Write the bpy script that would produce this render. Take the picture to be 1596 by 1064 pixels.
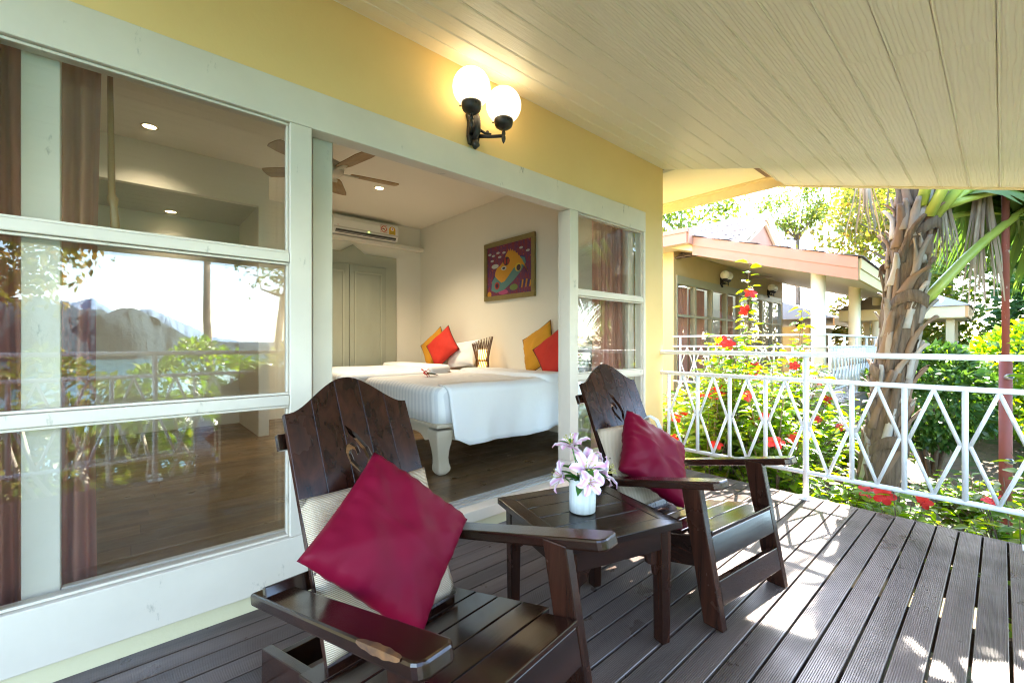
import bpy, bmesh, math, random
import numpy as np
from mathutils import Vector, Matrix, Euler
R = math.radians
random.seed(7)
rng = np.random.default_rng(7)
for o in list(bpy.data.objects):
    bpy.data.objects.remove(o)
scene = bpy.context.scene
COL = scene.collection

# ------------------------------------------------------------------ camera, sky, sun, exposure
cd = bpy.data.cameras.new('camera')
cam = bpy.data.objects.new('camera', cd)
COL.objects.link(cam)
cd.sensor_width = 36
cd.lens = 676 / 1596 * 36
cd.shift_y = 3 / 1596
cd.clip_start = 0.02
cd.clip_end = 6000
cam.location = (0, 0, 1.15)
cam.rotation_euler = (R(90), 0, R(48.5 - 90))
scene.camera = cam

SUN_DIR = Vector((1.10, 0.04, 1.0)).normalized()          # towards the sun
w = bpy.data.worlds.new('World')
scene.world = w
w.use_nodes = True
nt = w.node_tree
nt.nodes.clear()
sky = nt.nodes.new('ShaderNodeTexSky')
sky.sky_type = 'NISHITA'
sky.sun_disc = False
sky.sun_elevation = math.asin(SUN_DIR.z)
sky.sun_rotation = math.atan2(SUN_DIR.x, SUN_DIR.y)
sky.air_density = 1.0
sky.dust_density = 0.7
sky.ozone_density = 1.0
bg = nt.nodes.new('ShaderNodeBackground')
bg.inputs[1].default_value = 0.15
out = nt.nodes.new('ShaderNodeOutputWorld')
nt.links.new(sky.outputs[0], bg.inputs[0])
nt.links.new(bg.outputs[0], out.inputs[0])

sd = bpy.data.lights.new('sun', 'SUN')
sd.energy = 4.7
sd.angle = R(0.5)
sd.color = (1.0, 0.93, 0.82)
sun = bpy.data.objects.new('sun', sd)
COL.objects.link(sun)
sun.rotation_euler = (-SUN_DIR).to_track_quat('-Z', 'Y').to_euler()
sun.location = (20, 0, 20)

vs = scene.view_settings
vs.view_transform = 'Standard'
vs.look = 'None'
vs.exposure = 3.93
vs.gamma = 1.0
scene.cycles.use_denoising = True
scene.cycles.use_adaptive_sampling = True
scene.cycles.adaptive_threshold = 0.01
scene.cycles.filter_width = 1.15
scene.cycles.max_bounces = 9
scene.cycles.diffuse_bounces = 5
scene.cycles.glossy_bounces = 4
scene.cycles.transmission_bounces = 6
scene.cycles.transparent_max_bounces = 12
scene.cycles.sample_clamp_indirect = 8
scene.cycles.caustics_reflective = False
scene.cycles.caustics_refractive = False

# ------------------------------------------------------------------ materials
MATS = {}


def _new(name):
    m = bpy.data.materials.new(name)
    m.use_nodes = True
    t = m.node_tree
    return m, t, t.nodes['Principled BSDF'], t.nodes['Material Output']


def _coords(t, scale, rnd=True):
    tc = t.nodes.new('ShaderNodeTexCoord')
    mp = t.nodes.new('ShaderNodeMapping')
    mp.inputs['Scale'].default_value = scale
    t.links.new(tc.outputs['Object'], mp.inputs['Vector'])
    if rnd:
        oi = t.nodes.new('ShaderNodeObjectInfo')
        ml = t.nodes.new('ShaderNodeMath')
        ml.operation = 'MULTIPLY'
        ml.inputs[1].default_value = 37.0
        t.links.new(oi.outputs['Random'], ml.inputs[0])
        cb = t.nodes.new('ShaderNodeCombineXYZ')
        for i in range(3):
            t.links.new(ml.outputs[0], cb.inputs[i])
        t.links.new(cb.outputs[0], mp.inputs['Location'])
    return mp.outputs[0]


def _noise(t, vec, scale=1.0, detail=5, rough=.6, dist=0.0):
    n = t.nodes.new('ShaderNodeTexNoise')
    n.inputs['Scale'].default_value = scale
    n.inputs['Detail'].default_value = detail
    n.inputs['Roughness'].default_value = rough
    n.inputs['Distortion'].default_value = dist
    t.links.new(vec, n.inputs['Vector'])
    return n.outputs['Fac']


def _ramp(t, fac, stops):
    r = t.nodes.new('ShaderNodeValToRGB')
    el = r.color_ramp.elements
    while len(el) < len(stops):
        el.new(.5)
    for e, (p, c) in zip(el, stops):
        e.position = p
        e.color = (*c, 1) if len(c) == 3 else c
    t.links.new(fac, r.inputs[0])
    return r.outputs[0]


def _mix(t, fac, a, b):
    m = t.nodes.new('ShaderNodeMix')
    m.data_type = 'RGBA'
    for s, v in ((0, fac), (6, a), (7, b)):
        if hasattr(v, 'links') or hasattr(v, 'is_linked'):
            t.links.new(v, m.inputs[s])
        elif s == 0:
            m.inputs[0].default_value = v
        else:
            m.inputs[s].default_value = (*v, 1)
    return m.outputs[2]


def mat(name, col, rough=.5, var=None, spots=None, bump=None, metal=0, coat=0, sheen=0, spec=.5, rvar=None, rnd=True, emis=None):
    """var=(scale3, colour2)  spots=(scale3, colour, threshold)  bump=(scale3, strength, distance)"""
    if name in MATS:
        return MATS[name]
    m, t, p, o = _new(name)
    c = col
    p.inputs['Base Color'].default_value = (*col, 1)
    if var:
        f = _noise(t, _coords(t, var[0], rnd))
        c = _mix(t, _ramp(t, f, [(.32, (0, 0, 0)), (.68, (1, 1, 1))]), col, var[1])
    if spots:
        f = _noise(t, _coords(t, spots[0], rnd), detail=8, rough=.7)
        c = _mix(t, _ramp(t, f, [(spots[2], (0, 0, 0)), (spots[2] + .07, (1, 1, 1))]), c, spots[1])
    if var or spots:
        t.links.new(c, p.inputs['Base Color'])
    p.inputs['Roughness'].default_value = rough
    if rvar:
        f = _noise(t, _coords(t, rvar[0], rnd))
        r = _ramp(t, f, [(.3, (rvar[1],) * 3), (.7, (rvar[2],) * 3)])
        t.links.new(r, p.inputs['Roughness'])
    p.inputs['Metallic'].default_value = metal
    p.inputs['Coat Weight'].default_value = coat
    p.inputs['Coat Roughness'].default_value = .12
    p.inputs['Sheen Weight'].default_value = sheen
    p.inputs['Specular IOR Level'].default_value = spec
    if bump:
        f = _noise(t, _coords(t, bump[0], rnd))
        b = t.nodes.new('ShaderNodeBump')
        b.inputs['Strength'].default_value = bump[1]
        b.inputs['Distance'].default_value = bump[2]
        t.links.new(f, b.inputs['Height'])
        t.links.new(b.outputs[0], p.inputs['Normal'])
    if emis:
        p.inputs['Emission Color'].default_value = (*emis[0], 1)
        p.inputs['Emission Strength'].default_value = emis[1]
    MATS[name] = m
    return m


def leaf_mat(name, c1, c2, trans=.45, gloss=.06, c3=None, tv=1.25):
    if name in MATS:
        return MATS[name]
    m = bpy.data.materials.new(name)
    m.use_nodes = True
    t = m.node_tree
    t.nodes.clear()
    o = t.nodes.new('ShaderNodeOutputMaterial')
    g = t.nodes.new('ShaderNodeNewGeometry')
    oi = t.nodes.new('ShaderNodeObjectInfo')
    ad = t.nodes.new('ShaderNodeMath')
    ad.operation = 'ADD'
    fr = t.nodes.new('ShaderNodeMath')
    fr.operation = 'FRACT'
    t.links.new(g.outputs['Random Per Island'], ad.inputs[0])
    t.links.new(oi.outputs['Random'], ad.inputs[1])
    t.links.new(ad.outputs[0], fr.inputs[0])
    c = _ramp(t, fr.outputs[0], [(0, c1), (.6, c2), (1, c3 or c2)])
    d = t.nodes.new('ShaderNodeBsdfDiffuse')
    tr = t.nodes.new('ShaderNodeBsdfTranslucent')
    gl = t.nodes.new('ShaderNodeBsdfGlossy')
    gl.inputs['Roughness'].default_value = .35
    t.links.new(c, d.inputs['Color'])
    hs = t.nodes.new('ShaderNodeHueSaturation')
    hs.inputs['Saturation'].default_value = 1.15
    hs.inputs['Value'].default_value = tv
    hs.inputs['Hue'].default_value = .485
    t.links.new(c, hs.inputs['Color'])
    t.links.new(hs.outputs[0], tr.inputs['Color'])
    m1 = t.nodes.new('ShaderNodeMixShader')
    m1.inputs[0].default_value = trans
    t.links.new(d.outputs[0], m1.inputs[1])
    t.links.new(tr.outputs[0], m1.inputs[2])
    m2 = t.nodes.new('ShaderNodeMixShader')
    m2.inputs[0].default_value = gloss
    t.links.new(m1.outputs[0], m2.inputs[1])
    t.links.new(gl.outputs[0], m2.inputs[2])
    t.links.new(m2.outputs[0], o.inputs[0])
    MATS[name] = m
    return m


def glass_mat(name='window_glass', tint=(.97, .99, .98), f0=.10):
    if name in MATS:
        return MATS[name]
    m = bpy.data.materials.new(name)
    m.use_nodes = True
    t = m.node_tree
    t.nodes.clear()
    o = t.nodes.new('ShaderNodeOutputMaterial')
    tr = t.nodes.new('ShaderNodeBsdfTransparent')
    tr.inputs[0].default_value = (*tint, 1)
    gl = t.nodes.new('ShaderNodeBsdfGlossy')
    gl.inputs['Roughness'].default_value = 0.0
    # Schlick reflectance, the same from both sides of the sheet
    ge = t.nodes.new('ShaderNodeNewGeometry')
    dt = t.nodes.new('ShaderNodeVectorMath')
    dt.operation = 'DOT_PRODUCT'
    t.links.new(ge.outputs['Incoming'], dt.inputs[0])
    t.links.new(ge.outputs['Normal'], dt.inputs[1])
    prev = dt.outputs['Value']
    for op, arg, flip in (('ABSOLUTE', None, 0), ('SUBTRACT', 1.0, 1), ('POWER', 5.0, 0), ('MULTIPLY', 1 - f0, 0), ('ADD', f0, 0)):
        nd_ = t.nodes.new('ShaderNodeMath')
        nd_.operation = op
        t.links.new(prev, nd_.inputs[1 if flip else 0])
        if arg is not None:
            nd_.inputs[0 if flip else 1].default_value = arg
        prev = nd_.outputs[0]
    mx = t.nodes.new('ShaderNodeMixShader')
    t.links.new(prev, mx.inputs[0])
    t.links.new(tr.outputs[0], mx.inputs[1])
    t.links.new(gl.outputs[0], mx.inputs[2])
    t.links.new(mx.outputs[0], o.inputs[0])
    MATS[name] = m
    return m


def wood_mat(name, c1, c2, rough=.3, coat=.5, axis='x', scale=1.0, bump=.25, spec=.5):
    """streaky boards; axis is the grain direction in object space"""
    if name in MATS:
        return MATS[name]
    m, t, p, o = _new(name)
    s = [26 * scale] * 3
    s['xyz'.index(axis)] = 1.6 * scale
    v = _coords(t, s)
    f = _noise(t, v, 1.0, 6, .65, .6)
    c = _ramp(t, f, [(.3, c1), (.7, c2)])
    oi = t.nodes.new('ShaderNodeObjectInfo')            # every board a little different
    hv = t.nodes.new('ShaderNodeHueSaturation')
    mr = t.nodes.new('ShaderNodeMapRange')
    mr.inputs['To Min'].default_value = .78
    mr.inputs['To Max'].default_value = 1.22
    t.links.new(oi.outputs['Random'], mr.inputs['Value'])
    t.links.new(mr.outputs[0], hv.inputs['Value'])
    t.links.new(c, hv.inputs['Color'])
    t.links.new(hv.outputs[0], p.inputs['Base Color'])
    rr = _ramp(t, _noise(t, _coords(t, (5, 5, 5)), 1.0, 4), [(.3, (rough * .65,) * 3), (.75, (rough * 1.5,) * 3)])
    t.links.new(rr, p.inputs['Roughness'])
    p.inputs['Coat Weight'].default_value = coat
    p.inputs['Coat Roughness'].default_value = .18
    p.inputs['Specular IOR Level'].default_value = spec
    b = t.nodes.new('ShaderNodeBump')
    b.inputs['Strength'].default_value = bump
    b.inputs['Distance'].default_value = .002
    t.links.new(f, b.inputs['Height'])
    t.links.new(b.outputs[0], p.inputs['Normal'])
    t.links.new(b.outputs[0], p.inputs['Coat Normal'])
    MATS[name] = m
    return m


# ------------------------------------------------------------------ mesh helpers
class MB:
    def __init__(s):
        s.v = []
        s.f = []

    def add(s, vs, fs):
        n = len(s.v)
        s.v += [tuple(x) for x in vs]
        s.f += [tuple(i + n for i in f) for f in fs]
        return s

    def box(s, a, b):
        (x0, y0, z0), (x1, y1, z1) = a, b
        vs = [(x0, y0, z0), (x1, y0, z0), (x1, y1, z0), (x0, y1, z0), (x0, y0, z1), (x1, y0, z1), (x1, y1, z1), (x0, y1, z1)]
        return s.add(vs, [(3, 2, 1, 0), (4, 5, 6, 7), (0, 1, 5, 4), (1, 2, 6, 5), (2, 3, 7, 6), (3, 0, 4, 7)])

    def bar(s, p, q, wd, ht, up=(0, 0, 1)):
        """a board from p to q: wd across, ht along 'up'"""
        p, q = Vector(p), Vector(q)
        d = (q - p).normalized()
        u = Vector(up)
        side = d.cross(u).normalized()
        u = side.cross(d).normalized()
        vs = []
        for c in (p, q):
            for a, b in ((-1, -1), (1, -1), (1, 1), (-1, 1)):
                vs.append(c + side * a * wd / 2 + u * b * ht / 2)
        return s.add(vs, [(0, 1, 2, 3), (7, 6, 5, 4), (0, 4, 5, 1), (1, 5, 6, 2), (2, 6, 7, 3), (3, 7, 4, 0)])

    def tube(s, pts, r, n=8, cap=True):
        pts = [Vector(p) for p in pts]
        rs = r if isinstance(r, (list, tuple)) else [r] * len(pts)
        ref = Vector((.3, .2, 1)) if abs((pts[-1] - pts[0]).normalized().z) < .9 else Vector((1, .2, .1))
        vs = []
        for i, p in enumerate(pts):
            d = (pts[min(i + 1, len(pts) - 1)] - pts[max(i - 1, 0)]).normalized()
            a = d.cross(ref).normalized()
            b = d.cross(a).normalized()
            for k in range(n):
                th = 2 * math.pi * k / n
                vs.append(p + (a * math.cos(th) + b * math.sin(th)) * rs[i])
        fs = []
        for i in range(len(pts) - 1):
            for k in range(n):
                fs.append((i * n + k, i * n + (k + 1) % n, (i + 1) * n + (k + 1) % n, (i + 1) * n + k))
        if cap:
            fs.append(tuple(range(n))[::-1])
            fs.append(tuple((len(pts) - 1) * n + k for k in range(n)))
        return s.add(vs, fs)

    def lathe(s, prof, n=24, c=(0, 0, 0), cap=True):
        vs = []
        for r, z in prof:
            for k in range(n):
                th = 2 * math.pi * k / n
                vs.append((c[0] + r * math.cos(th), c[1] + r * math.sin(th), c[2] + z))
        fs = []
        for i in range(len(prof) - 1):
            for k in range(n):
                fs.append((i * n + k, i * n + (k + 1) % n, (i + 1) * n + (k + 1) % n, (i + 1) * n + k))
        if cap:
            fs.append(tuple(range(n))[::-1])
            fs.append(tuple((len(prof) - 1) * n + k for k in range(n)))
        return s.add(vs, fs)

    def prism(s, outline, o, ax, ay, az, th):
        """outline (a,b) in plane o + a*ax + b*ay, extruded by th along az"""
        o, ax, ay, az = map(Vector, (o, ax, ay, az))
        n = len(outline)
        vs = [o + ax * a + ay * b for a, b in outline] + [o + ax * a + ay * b + az * th for a, b in outline]
        fs = [tuple(range(n))[::-1], tuple(range(n, 2 * n))]
        fs += [(i, (i + 1) % n, n + (i + 1) % n, n + i) for i in range(n)]
        return s.add(vs, fs)

    def mesh(s, name, m, smooth=False):
        me = bpy.data.meshes.new(name)
        me.from_pydata(s.v, [], s.f)
        me.update()
        bm = bmesh.new()
        bm.from_mesh(me)
        bmesh.ops.recalc_face_normals(bm, faces=bm.faces)
        bm.to_mesh(me)
        bm.free()
        if m:
            me.materials.append(m)
        if smooth:
            for p in me.polygons:
                p.use_smooth = True
        return me

    def build(s, name, m, parent=None, smooth=False, bevel=0, origin=None):
        if origin is not None:
            ox, oy, oz = origin
            s.v = [(a - ox, b - oy, c - oz) for a, b, c in s.v]
        o = link(name, s.mesh(name, m, smooth), parent)
        if origin is not None:
            o.location = origin
        if bevel:
            bv = o.modifiers.new('bevel', 'BEVEL')
            bv.width = bevel
            bv.segments = 2
            bv.limit_method = 'ANGLE'
        return o


def link(name, me, parent=None):
    o = bpy.data.objects.new(name, me)
    COL.objects.link(o)
    if parent is not None:
        o.parent = parent
    return o


def thing(name, label, cat, loc=(0, 0, 0), rz=0, group=None):
    o = bpy.data.objects.new(name, None)
    COL.objects.link(o)
    o.location = loc
    o.rotation_euler = (0, 0, rz)
    o.empty_display_size = .1
    return tag(o, label, cat, group)


def tag(o, label=None, cat=None, group=None, kind=None):
    if label:
        o['label'] = label
    if cat:
        o['category'] = cat
    if group:
        o['group'] = group
    if kind:
        o['kind'] = kind
    return o


def np_mesh(name, V, F, m, smooth=False):
    """V (n,3) float, F list or (k,m) int array of equal-sized faces"""
    V = np.asarray(V, np.float32)
    F = np.asarray(F, np.int32)
    me = bpy.data.meshes.new(name)
    me.vertices.add(len(V))
    me.vertices.foreach_set('co', V.ravel())
    k = F.shape[1]
    me.loops.add(F.size)
    me.loops.foreach_set('vertex_index', F.ravel())
    me.polygons.add(len(F))
    me.polygons.foreach_set('loop_start', np.arange(0, F.size, k, dtype=np.int32))
    try:
        me.polygons.foreach_set('loop_total', np.full(len(F), k, np.int32))
    except Exception:
        pass
    me.update(calc_edges=True)
    me.validate()
    if m:
        me.materials.append(m)
    if smooth:
        me.polygons.foreach_set('use_smooth', np.ones(len(F), bool))
    return me


def scatter(tv, tf, P, Q, S):
    """copies of a template (tv,tf): positions P(n,3), rotations Q(n,3,3), scales S(n)"""
    tv = np.asarray(tv, float)
    tf = np.asarray(tf, int)
    n = len(P)
    V = np.einsum('nij,kj->nki', Q, tv) * np.asarray(S)[:, None, None] + np.asarray(P)[:, None, :]
    F = tf[None] + (np.arange(n) * len(tv))[:, None, None]
    return V.reshape(-1, 3), F.reshape(-1, tf.shape[1])


def rots(dirs, tilt=.5, up=None):
    """rotation matrices whose x axis follows dirs, normal (z) near up with jitter"""
    d = np.asarray(dirs, float)
    n = len(d)
    d = d / np.linalg.norm(d, axis=1, keepdims=True)
    u = np.tile(np.array([0, 0, 1.]), (n, 1)) if up is None else np.asarray(up, float)
    u = u + rng.normal(0, tilt, (n, 3))
    y = np.cross(u, d)
    y /= np.linalg.norm(y, axis=1, keepdims=True) + 1e-9
    z = np.cross(d, y)
    return np.stack([d, y, z], axis=2)


# leaf templates: along +x, length 1
def leaf_tpl(width=.55, fold=.12, droop=.18):
    xs = [0, .18, .45, .75, 1.0]
    ws = [.03, .8, 1.0, .62, .02]
    v, f = [], []
    for x, q in zip(xs, ws):
        z = -droop * x * x
        v += [(x, -q * width / 2, z + fold * q), (x, 0, z), (x, q * width / 2, z + fold * q)]
    for i in range(4):
        a = i * 3
        f += [(a, a + 1, a + 4, a + 3), (a + 1, a + 2, a + 5, a + 4)]
    return v, f


LEAF = leaf_tpl()
LEAFS = ([(0, -.04, 0), (0, .04, 0), (.5, .26, .06), (.5, -.26, .06), (1, .02, -.12), (1, -.02, -.12)], [(0, 1, 2, 3), (3, 2, 4, 5)])

# material palette
WHITE = mat('weathered_white_paint', (.66, .585, .485), .45, var=((3, 3, 3), (.60, .53, .44)), spots=((11, 11, 4), (.34, .30, .24), .635), bump=((14, 14, 3), .25, .004))
YELLOW = mat('yellow_stucco', (.77, .54, .23), .75, var=((1.4, 1.4, 1.4), (.72, .495, .20)), bump=((60, 60, 60), .25, .003))
CREAMW = mat('cream_stucco', (.72, .66, .46), .8, var=((2, 2, 2), (.68, .61, .42)), bump=((50, 50, 50), .2, .003))
PLINTH = mat('plinth_plaster', (.62, .56, .36), .8, spots=((8, 8, 20), (.32, .27, .18), .66), bump=((50, 50, 50), .4, .004))
ROOMW = mat('room_wall', (.76, .72, .62), .85, var=((.8, .8, .8), (.73, .685, .58)), bump=((70, 70, 70), .1, .002))
RAILW = mat('white_rail_paint', (.74, .745, .75), .3, var=((8, 8, 8), (.69, .695, .70)), spots=((30, 30, 30), (.5, .4, .3), .73))
CHAIRW = wood_mat('dark_varnished_wood', (.006, .0028, .002), (.044, .014, .0075), .22, .12, 'z', 1, .10, .25)
CHAIRX = wood_mat('dark_varnished_wood_long', (.006, .0028, .002), (.034, .011, .006), .17, .45, 'x', 1, .15, .4)
CHAIRY = wood_mat('dark_varnished_wood_depth', (.006, .0028, .002), (.034, .011, .006), .2, .25, 'y', 1, .10, .3)
TABLEW = wood_mat('dark_table_wood', (.006, .0032, .0025), (.018, .0075, .005), .17, .3, 'x', 1, .10, .35)
GLASS = glass_mat()
BLACK = mat('black_cast_iron', (.012, .011, .01), .45, bump=((40, 40, 40), .3, .003))


def wmat(o):
    m = o.matrix_basis.copy()
    while o.parent is not None:
        m = o.parent.matrix_basis @ (o.matrix_parent_inverse @ m)
        o = o.parent
    return m


def wb(mb, name, m, parent=None, smooth=False, bevel=0):
    """build from world coordinates: origin at the mesh centre, parent kept in place"""
    a = np.array(mb.v, float)
    c = (a.min(0) + a.max(0)) / 2
    o = mb.build(name, m, None, smooth, bevel, tuple(c))
    if parent is not None:
        o.parent = parent
        o.matrix_parent_inverse = wmat(parent).inverted()
    return o


def adopt(o, parent):
    o.parent = parent
    o.matrix_parent_inverse = wmat(parent).inverted()
    return o


def bx(name, a, b, m, parent=None, bevel=0):
    return wb(MB().box(a, b), name, m, parent, bevel=bevel)


# ------------------------------------------------------------------ terrain, water
def ground_z(x, y):
    z = -.85 + .05 * math.sin(x * 1.3) * math.cos(y * 1.1)
    if y < -3:
        z -= (-3 - y) * .42 + .6 * math.sin(x * .21 + y * .13)
    if x > 6:
        z += min(.9, (x - 6) * .09)
    return max(z, -30)


GX = sorted(set([-900, -400, -150, -80, -50] + list(range(-40, 61, 2)) + [70, 90, 130, 220, 500, 900]))
GY = sorted(set([-2500, -900, -300, -120, -90] + list(range(-76, 41, 2)) + [60, 90, 150, 300, 700]))
gv = [(x, y, ground_z(x, y)) for y in GY for x in GX]
nx = len(GX)
gf = [(j * nx + i, j * nx + i + 1, (j + 1) * nx + i + 1, (j + 1) * nx + i) for j in range(len(GY) - 1) for i in range(nx - 1)]
GROUND = mat('garden_soil', (.085, .058, .035), .95, var=((1.5, 1.5, 1.5), (.13, .09, .055)), spots=((4, 4, 4), (.05, .08, .02), .52), bump=((9, 9, 9), .6, .05), rnd=False)
g = MB().add(gv, gf).build('ground', GROUND, smooth=True)
tag(g, kind='structure')
SEA = mat('sea_water', (.05, .16, .19), .12, bump=((.6, .3, 1), .2, .3), rnd=False)
sea = MB().add([(-2500, -4500, -20), (2500, -4500, -20), (2500, -38, -20), (-2500, -38, -20)], [(0, 1, 2, 3)]).build('sea', SEA)
tag(sea, kind='structure')

# karst hills across the bay (seen in the window reflections)
HILL = mat('forested_hill', (.008, .026, .036), .95, var=((.25, .25, .25), (.02, .046, .055)), bump=((.03, .03, .03), 1, 12), rnd=False)  # bluish tint in the colour stands in for haze
HILLF = mat('distant_hill', (.13, .20, .27), .95, rnd=False)  # pale blue of distant haze put into the colour


def hills(name, pts, y0, m, depth, rough):
    xs = np.linspace(-420, 900, 420)
    rows = 11
    px, pz = zip(*pts)
    hz = np.interp(xs, px, pz)
    n = len(xs)
    V = np.zeros((rows, n, 3))
    for j in range(rows):
        q = math.sin(math.pi * j / (rows - 1)) ** .55
        jig = rng.normal(0, 1, n)
        jig = (jig + np.roll(jig, 1) + np.roll(jig, 2)) / 2
        V[j, :, 0] = xs
        V[j, :, 1] = y0 - depth * j / (rows - 1) + 9 * np.sin(xs * .07 + j * 1.3) + 5 * jig
        V[j, :, 2] = -24 + (hz + 24) * q + rough * jig * np.minimum(1, hz / 20) * (q > .1)
    F = [(j * n + i, j * n + i + 1, (j + 1) * n + i + 1, (j + 1) * n + i) for j in range(rows - 1) for i in range(n - 1)]
    o = link(name, np_mesh(name, V.reshape(-1, 3), F, m, True))
    tag(o, kind='structure')
    return o


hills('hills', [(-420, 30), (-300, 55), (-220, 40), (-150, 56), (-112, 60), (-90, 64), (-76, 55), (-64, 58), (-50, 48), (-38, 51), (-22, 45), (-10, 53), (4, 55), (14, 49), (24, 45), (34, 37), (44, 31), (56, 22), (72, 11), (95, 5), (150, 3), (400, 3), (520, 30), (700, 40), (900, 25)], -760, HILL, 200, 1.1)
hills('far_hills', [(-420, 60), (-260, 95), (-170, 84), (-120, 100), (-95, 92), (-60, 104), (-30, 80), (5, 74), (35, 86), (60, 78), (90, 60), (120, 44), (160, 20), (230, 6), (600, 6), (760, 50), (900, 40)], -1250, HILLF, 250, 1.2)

# ------------------------------------------------------------------ the bungalow
WY = 2.135            # front face of the facade
RX = 3.68             # inner face of the end wall
BY = 6.44             # back wall of the room
FZ = .14              # room floor
CZ = 3.05             # room ceiling
SL = .284             # slope of the porch ceiling


def porch_z(y):
    return 2.80 - SL * (WY - y)


house = thing('bungalow', 'cream yellow bungalow whose open glass doors show a bedroom with two beds', 'house', (1.2, 2.2, 0))
fw = MB()
fw.box((-1.6, WY, 2.322), (3.80, WY + .15, 3.4))
fw.box((3.467, WY, -.05), (3.80, WY + .15, 2.322))
fw.box((-1.6, WY, -.05), (-.43, WY + .15, 2.322))
fw.box((3.68, WY + .15, -.05), (3.80, 6.6, 3.4))
wb(fw, 'facade_wall', YELLOW, house)
bx('plinth', (-.43, WY + .004, -.3), (3.467, WY + .15, .074), PLINTH, house)
iw = MB()
iw.box((-2.3, BY, -.05), (3.68, BY + .15, 3.3))
iw.box((-2.45, WY + .15, -.05), (-2.3, BY + .15, 3.3))
iw.box((-2.3, WY + .152, -.05), (-.50, WY + .20, 3.3))
iw.box((-.5, WY + .152, 2.33), (3.67, WY + .20, 3.3))
iw.box((3.655, WY + .152, -.05), (3.678, BY, 3.3))
wb(iw, 'room_wall', ROOMW, house)
bx('room_ceiling', (-2.3, WY + .15, CZ), (3.68, BY, CZ + .1), mat('room_ceiling_paint', (.74, .69, .59), .6, bump=((3, 90, 3), .15, .003)), house)
# alcove at the back left: partition and lowered ceiling
al = MB()
al.box((1.06, 5.35, FZ), (1.16, BY, CZ))
al.box((-2.3, 5.35, 2.64), (1.06, 5.43, CZ))
wb(al, 'partition', ROOMW, house)
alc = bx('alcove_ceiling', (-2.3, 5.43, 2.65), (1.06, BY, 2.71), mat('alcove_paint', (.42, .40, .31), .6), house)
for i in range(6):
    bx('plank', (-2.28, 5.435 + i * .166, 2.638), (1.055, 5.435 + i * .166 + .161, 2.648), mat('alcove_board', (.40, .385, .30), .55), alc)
# timber room floor, planks laid along the facade
FLOORW = wood_mat('room_floor_wood', (.082, .051, .025), (.185, .122, .062), .38, .15, 'x', .5, .15)
fl = bx('room_floor', (-2.3, WY + .155, -.05), (3.655, BY, FZ - .012), mat('subfloor', (.03, .02, .012), .8), house)
pm = {}
for r in range(29):
    y0 = WY + .165 + r * .147
    x0 = -2.3 + (r * .77) % 1.5
    xs = [-2.3] + [x0 + k * 1.5 for k in range(6) if -2.2 < x0 + k * 1.5 < 3.5] + [3.65]
    for a, b in zip(xs[:-1], xs[1:]):
        key = round(b - a, 3)
        if key not in pm:
            pm[key] = MB().box((-key / 2 + .001, -.0725, -.012), (key / 2 - .001, .0725, 0)).mesh('plank', FLOORW)
        p = link('plank', pm[key])
        p.location = ((a + b) / 2, y0 + .0735, FZ)
        adopt(p, fl)
# cornice ledge and cupboard door in the back wall
bx('ledge', (1.9, BY - .11, 2.66), (3.655, BY - .001, 2.715), ROOMW, house, .006)
GREY = mat('sage_door_paint', (.30, .315, .245), .5, var=((6, 6, 2), (.27, .285, .22)))
GREY2 = mat('sage_frame_paint', (.335, .345, .265), .5)
dr = wb(MB().prism([(1.75, FZ), (3.20, FZ), (3.20, 2.50), (2.68, 2.50), (2.50, 2.62), (2.32, 2.50), (1.75, 2.50)], (0, BY - .05, 0), (1, 0, 0), (0, 0, 1), (0, 1, 0), .048), 'door', GREY2, house, bevel=.006)
for x0, x1 in ((1.86, 2.43), (2.44, 3.01)):
    lf = bx('leaf', (x0, BY - .075, FZ + .02), (x1, BY - .0505, 2.315), GREY, dr, .004)
for x0, x1 in ((1.93, 2.36), (2.51, 2.94)):
    for z0, z1 in ((.35, 2.22),):
        m4 = MB()
        for a, b in (((x0, z0), (x1, z0 + .025)), ((x0, z1 - .025), (x1, z1)), ((x0, z0 + .025), (x0 + .025, z1 - .025)), ((x1 - .025, z0 + .025), (x1, z1 - .025))):
            m4.box((a[0], BY - .087, a[1]), (b[0], BY - .0755, b[1]))
        wb(m4, 'panel_moulding', GREY2, dr, bevel=.003)

# --- window and door joinery
FY0, FY1 = WY - .022, WY + .07
def rail(name, x0, x1, z0, z1, par, y0=FY0, y1=FY1, m=WHITE, bv=.004):
    return bx(name, (x0, y0, z0), (x1, y1, z1), m, par, bv)


hd = rail('head_trim', -.43, 3.467, 2.143, 2.322, house)
rail('door_sill', .637, 2.441, .076, .145, house, FY0 - .01, WY + .16)
sl_ = mat('aluminium_track', (.55, .56, .56), .35, metal=.8)
for yy in (2.20, 2.245, 2.29):
    bx('track', (.64, yy - .006, .1455), (2.44, yy + .006, .156), sl_, house)


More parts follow.
